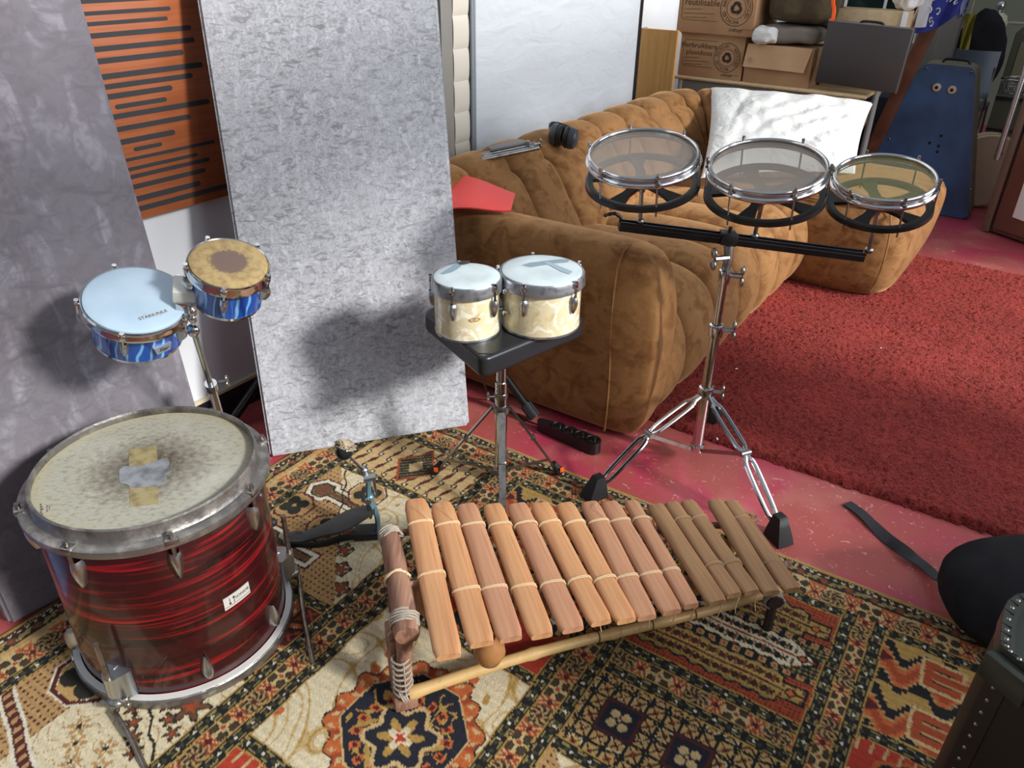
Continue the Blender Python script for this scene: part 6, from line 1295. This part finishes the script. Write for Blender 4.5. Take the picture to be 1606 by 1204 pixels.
def tubes():
    f = F(836, 650, .030); u = PL(770, 560, V((0, 2.36, 0)), (0, 1, 0)); d = (u-f).normalized(); t = thing('black_tube', 'black metal tube with ribbed end cap leaning behind the black stool', 'tube', f-V((0, 0, .03)))
    g = G(); cyl(g, f+d*.03, f+d*.62, .0145, 18); part('shaft', g, 'blacksatin', t); g = G(); cyl(g, f-d*.012, f+d*.045, .0195, 18)
    for k in range(18): a = 2*pi*k/18; x = d.orthogonal().normalized(); y = d.cross(x); o = (x*cos(a)+y*sin(a))*.0195; g.tube([f+o-d*.010, f+o+d*.042], .0016, 5)
    part('ribbed_cap', g, 'black', t)
    f = F(362, 662, .02); u = PB(414, 588, -1.98); d = (u-f).normalized(); g = G(); cyl(g, f-d*.05*0, u+d*.1, .016, 16); single('black_tube', 'plain black tube leaning in the gap between the two grey panels', 'tube', g, 'blacksatin', f-V((0, 0, .02)))
tubes()
# ------------------------------------------------------------------ black bag with strap and the fibre trunk at the lower right
def gig_bag():
    def E(u, v, z): return F(u, v, z)
    t = thing('backpack', 'black padded bag with a loose strap on the floor behind the trunk', 'bag', F(1560, 950, 0))
    c0 = F(1492, 925, .0); g = G(); top = .19
    out = [F(1475, 905, .01), F(1478, 872, .05), F(1500, 845, .12), F(1540, 822, .17), F(1600, 802, .20)]
    d = BX*.92+AX*.39; s = V((-d.y, d.x, 0)); L0 = F(1484, 955, .02); b = bmesh.new(); bmesh.ops.create_cube(b, size=1); bmesh.ops.subdivide_edges(b, edges=b.edges[:], cuts=12, use_grid_fill=True)
    A_ = F(1478, 915, .10); cen = A_+d*.40-s*.03; cen.z = .115
    for v in b.verts:
        x, y, z = v.co*2; r = 3.2; m_ = max(abs(x), abs(y), abs(z)); n_ = (abs(x)**r+abs(y)**r+abs(z)**r)**(1/r); k = m_/n_ if n_ else 1; x, y, z = x*k, y*k, z*k
        p = cen+d*(.41*x)+s*(.175*y*(1+.1*x))+ZX*(z*(.100+.075*(x+1)/2)+.03*(x+1)/2); p += noise.noise_vector(p*5)*.012; p.z = max(.012, p.z); v.co = p
    g.bm(b); part('body', g, 'bagblack', t, ang=85)
    g = G(); pz = [cen+d*x-s*.165+ZX*(.055+.02*x) for x in np.linspace(-.34, .34, 12)]; g.tube(pz, .005, 6); part('zip', g, 'blacksatin', t)
    z0 = cen+d*-.05-s*.08+ZX*.13; g = G(); g.tube(smooth_path([z0, z0+d*.02+ZX*.008, z0+d*.05+ZX*.004], 4), .003, 6); part('zip_pull', g, 'steel', t)
    P = [F(1328, 789, .004), F(1352, 806, .006), F(1388, 842, .008), F(1420, 866, .018), F(1450, 888, .010), F(1472, 908, .03), F(1490, 915, .06)]; Q = smooth_path(P, 6); g = G(); n = len(Q); vs = []
    for i, p in enumerate(Q):
        tg = (Q[min(i+1, n-1)]-Q[max(0, i-1)]).normalized(); sd = V((-tg.y, tg.x, 0)).normalized(); tw = .55*sin(pi*min(1, max(0, (i-8)/14))); w = sd*cos(tw)+ZX*sin(tw); nn = w.cross(tg).normalized(); hw = .017
        vs += [p-w*hw, p+w*hw, p+w*hw+ZX*.0025, p-w*hw+ZX*.0025]
    fs = []
    for i in range(n-1):
        for k in range(4): fs.append((i*4+k, i*4+(k+1) % 4, i*4+4+(k+1) % 4, i*4+4+k))
    fs += [(3, 2, 1, 0), tuple((n-1)*4+k for k in range(4))]; g.add(vs, fs); part('strap', g, mat('dark grey webbing', c(40, 40, 44), .75), t, ang=60)
gig_bag()
def trunk():
    zt = .50; near = F(1570, 1012, zt); far = F(1580, 884, zt); e = (far-near); e.z = 0; Lm = e.length; e.normalize(); s = V((e.y, -e.x, 0))
    t = thing('fibre_trunk', 'dark riveted fibre trunk with a rimmed lid at the lower right corner', 'trunk', near+s*.25+e*Lm/2-V((0, 0, zt)))
    O = V((near.x, near.y, 0)); w = .55; e2 = e*Lm
    n2 = -(e*.55)+s*.84; n2.normalize()                  # the near face runs off to the right, out of the picture
    pl = []
    def corner(p, a_, b_, r, n=6): return [p+a_*r*(1-j/n)**2+b_*r*(j/n)**2 for j in range(n+1)]
    A = O; B = O+e2; C_ = B+s*w+e*.06; D = O+n2*.62
    C_ = D+e2*1.0
    poly = corner(A, (D-A).normalized(), e, .012, 2)+corner(B, -e, (C_-B).normalized(), .16, 8)+corner(C_, (B-C_).normalized(), (D-C_).normalized(), .05)+corner(D, (C_-D).normalized(), (A-D).normalized(), .05)
    g = G(); g.prism([(p.x, p.y) for p in poly], (0, 0, .012), (1, 0, 0), (0, 1, 0), (0, 0, zt-.03)); part('body', g, 'trunkside', t, ang=50)
    cen = (A+B+C_+D)/4; big = [cen+(p-cen)*1.010 for p in poly]; g = G()
    n = len(poly); inn = [cen+(p-cen)*.93 for p in poly]
    vs = [p+ZX*(zt-.034) for p in big]+[p+ZX*(zt-.004) for p in big]+[cen+(p-cen)*.994+ZX*zt for p in big]+[p+ZX*(zt-.001) for p in inn]+[p+ZX*(zt-.010) for p in inn]
    fs = []
    for q in range(4):
        for k in range(n): fs.append((q*n+k, q*n+(k+1) % n, (q+1)*n+(k+1) % n, (q+1)*n+k))
    fs.append(tuple(range(4*n, 5*n))); fs.append(tuple(range(n))[::-1]); g.add(vs, fs); ld = part('lid', g, 'trunkrim', t, ang=40)
    rvs = []; sl = G()
    for k in range(n):
        p, q = big[k], big[(k+1) % n]; seg = (q-p).length; m_ = max(1, int(seg/.022))
        for j in range(m_):
            o = p.lerp(q, (j+.5)/m_); io = cen+(o-cen)*.965; tg = (q-p).normalized()
            rvs.append(V((io.x, io.y, zt-.001)))
            sl.tube([cen+(p.lerp(q, j/m_)-cen)*.998+ZX*(zt-.0005), cen+(p.lerp(q, j/m_)-cen)*.94+ZX*(zt+.0002)], .0010, 4)
    for q in rvs: part('rivet', G().sph(q, (.0042, .0042, .0028), None, 10, 6), 'steel', ld)
    part('rim_cuts', sl, 'black', ld)
    dn = (D-A).normalized(); nf = V((dn.y, -dn.x, 0)); nf = nf if nf.dot(cen-A) < 0 else -nf
    for j in range(14): z = zt-.08-j*.030; part('rivet', G().sph(A+dn*.016+nf*.001+ZX*z, .0042, None, 8, 6), 'steel', t)
    g = G(); g.box(A+dn*.018+nf*.0005+ZX*.225, (.032, .002, .42), frame_xy((0, 0, 0), dn, nf).to_3x3()); part('corner_strip', g, 'trunkside', t)
    g = G(); fr = frame_xy((0, 0, 0), dn, nf).to_3x3(); g.box(A+dn*.03+nf*.012+ZX*(zt-.035), (.075, .022, .05), fr, .004); part('corner_guard', g, 'trunkrim', t)
    cp = B+(C_-B).normalized()*.10; g = G(); g.box(V((cp.x, cp.y, zt+.012)), (.05, .03, .022), frame_xy((0, 0, 0), e, s).to_3x3(), .006); part('catch', g, 'blacksatin', t)
trunk()
# ------------------------------------------------------------------ small litter on the red shag
for k, (u, v) in enumerate(((1155, 578), (1125, 688), (1001, 690), (1382, 545))):
    p = F(u, v, .026 if u > 1010 else .003); g = G(); g.box(p, (.012, .005, .003), Matrix.Rotation(k*1.1+.4, 3, 'Z'), .001); single('paper_scrap', ['largest white paper scrap on the red shag beside the rototom stand', 'tiny white scrap on the shag rug, right of the rototom stand foot tube', 'tiny white scrap on the bare red floor by the left stand leg', 'tiny pale scrap on the shag rug in front of the chaise'][k], 'scrap', g, 'white', p)
# ------------------------------------------------------------------ light
def lights():
    el = rad(29); trav = (-BX*cos(el)*cos(rad(3))-AX*cos(el)*sin(rad(3))-ZX*sin(el)).normalized()
    sun = bpy.data.lights.new('sun', 'SUN'); sun.energy = SUN; sun.angle = rad(8); sun.color = (1, .975, .94)
    o = bpy.data.objects.new('sun', sun); COL.objects.link(o); o.matrix_world = frame_z(R3(1, 4, 4), -trav, (0, 0, 1))
    for k, (a0, a1, z0, z1, P) in enumerate(((.1, 2.25, 1.40, 3.05, 34), (3.05, 4.75, .5, 3.05, 72))):
        ar = bpy.data.lights.new('window_daylight', 'AREA'); ar.shape = 'RECTANGLE'; ar.size = a1-a0; ar.size_y = z1-z0; ar.energy = P; ar.color = (.88, .94, 1.0)
        o = bpy.data.objects.new('window_daylight', ar); COL.objects.link(o); o.matrix_world = frame_xy(R3((a0+a1)/2, WR-.02, (z0+z1)/2), -AX, ZX) if frame_xy((0, 0, 0), -AX, ZX).to_3x3().col[2].dot(BX) > 0 else frame_xy(R3((a0+a1)/2, WR-.02, (z0+z1)/2), AX, ZX)
    w = bpy.data.worlds.new('world'); S.world = w; w.use_nodes = True; nt = w.node_tree; bg = nt.nodes['Background']
    tc = nt.nodes.new('ShaderNodeTexCoord'); sp = nt.nodes.new('ShaderNodeSeparateXYZ'); nt.links.new(tc.outputs['Generated'], sp.inputs[0])
    rp = nt.nodes.new('ShaderNodeValToRGB'); nt.links.new(sp.outputs['Z'], rp.inputs[0]); e = rp.color_ramp.elements
    e[0].position = 0.0; e[0].color = (.20, .21, .23, 1); e[1].position = 1.0; e[1].color = (.80, .86, 1.0, 1); k = e.new(.35); k.color = (.50, .54, .60, 1)
    nt.links.new(rp.outputs[0], bg.inputs['Color']); bg.inputs['Strength'].default_value = AMB
SUN = 4.5; AMB = .47
lights()
S.view_settings.view_transform = 'Standard'; S.view_settings.look = 'None'; S.view_settings.exposure = 0.1; S.view_settings.gamma = 1; S.view_settings.use_curve_mapping = False
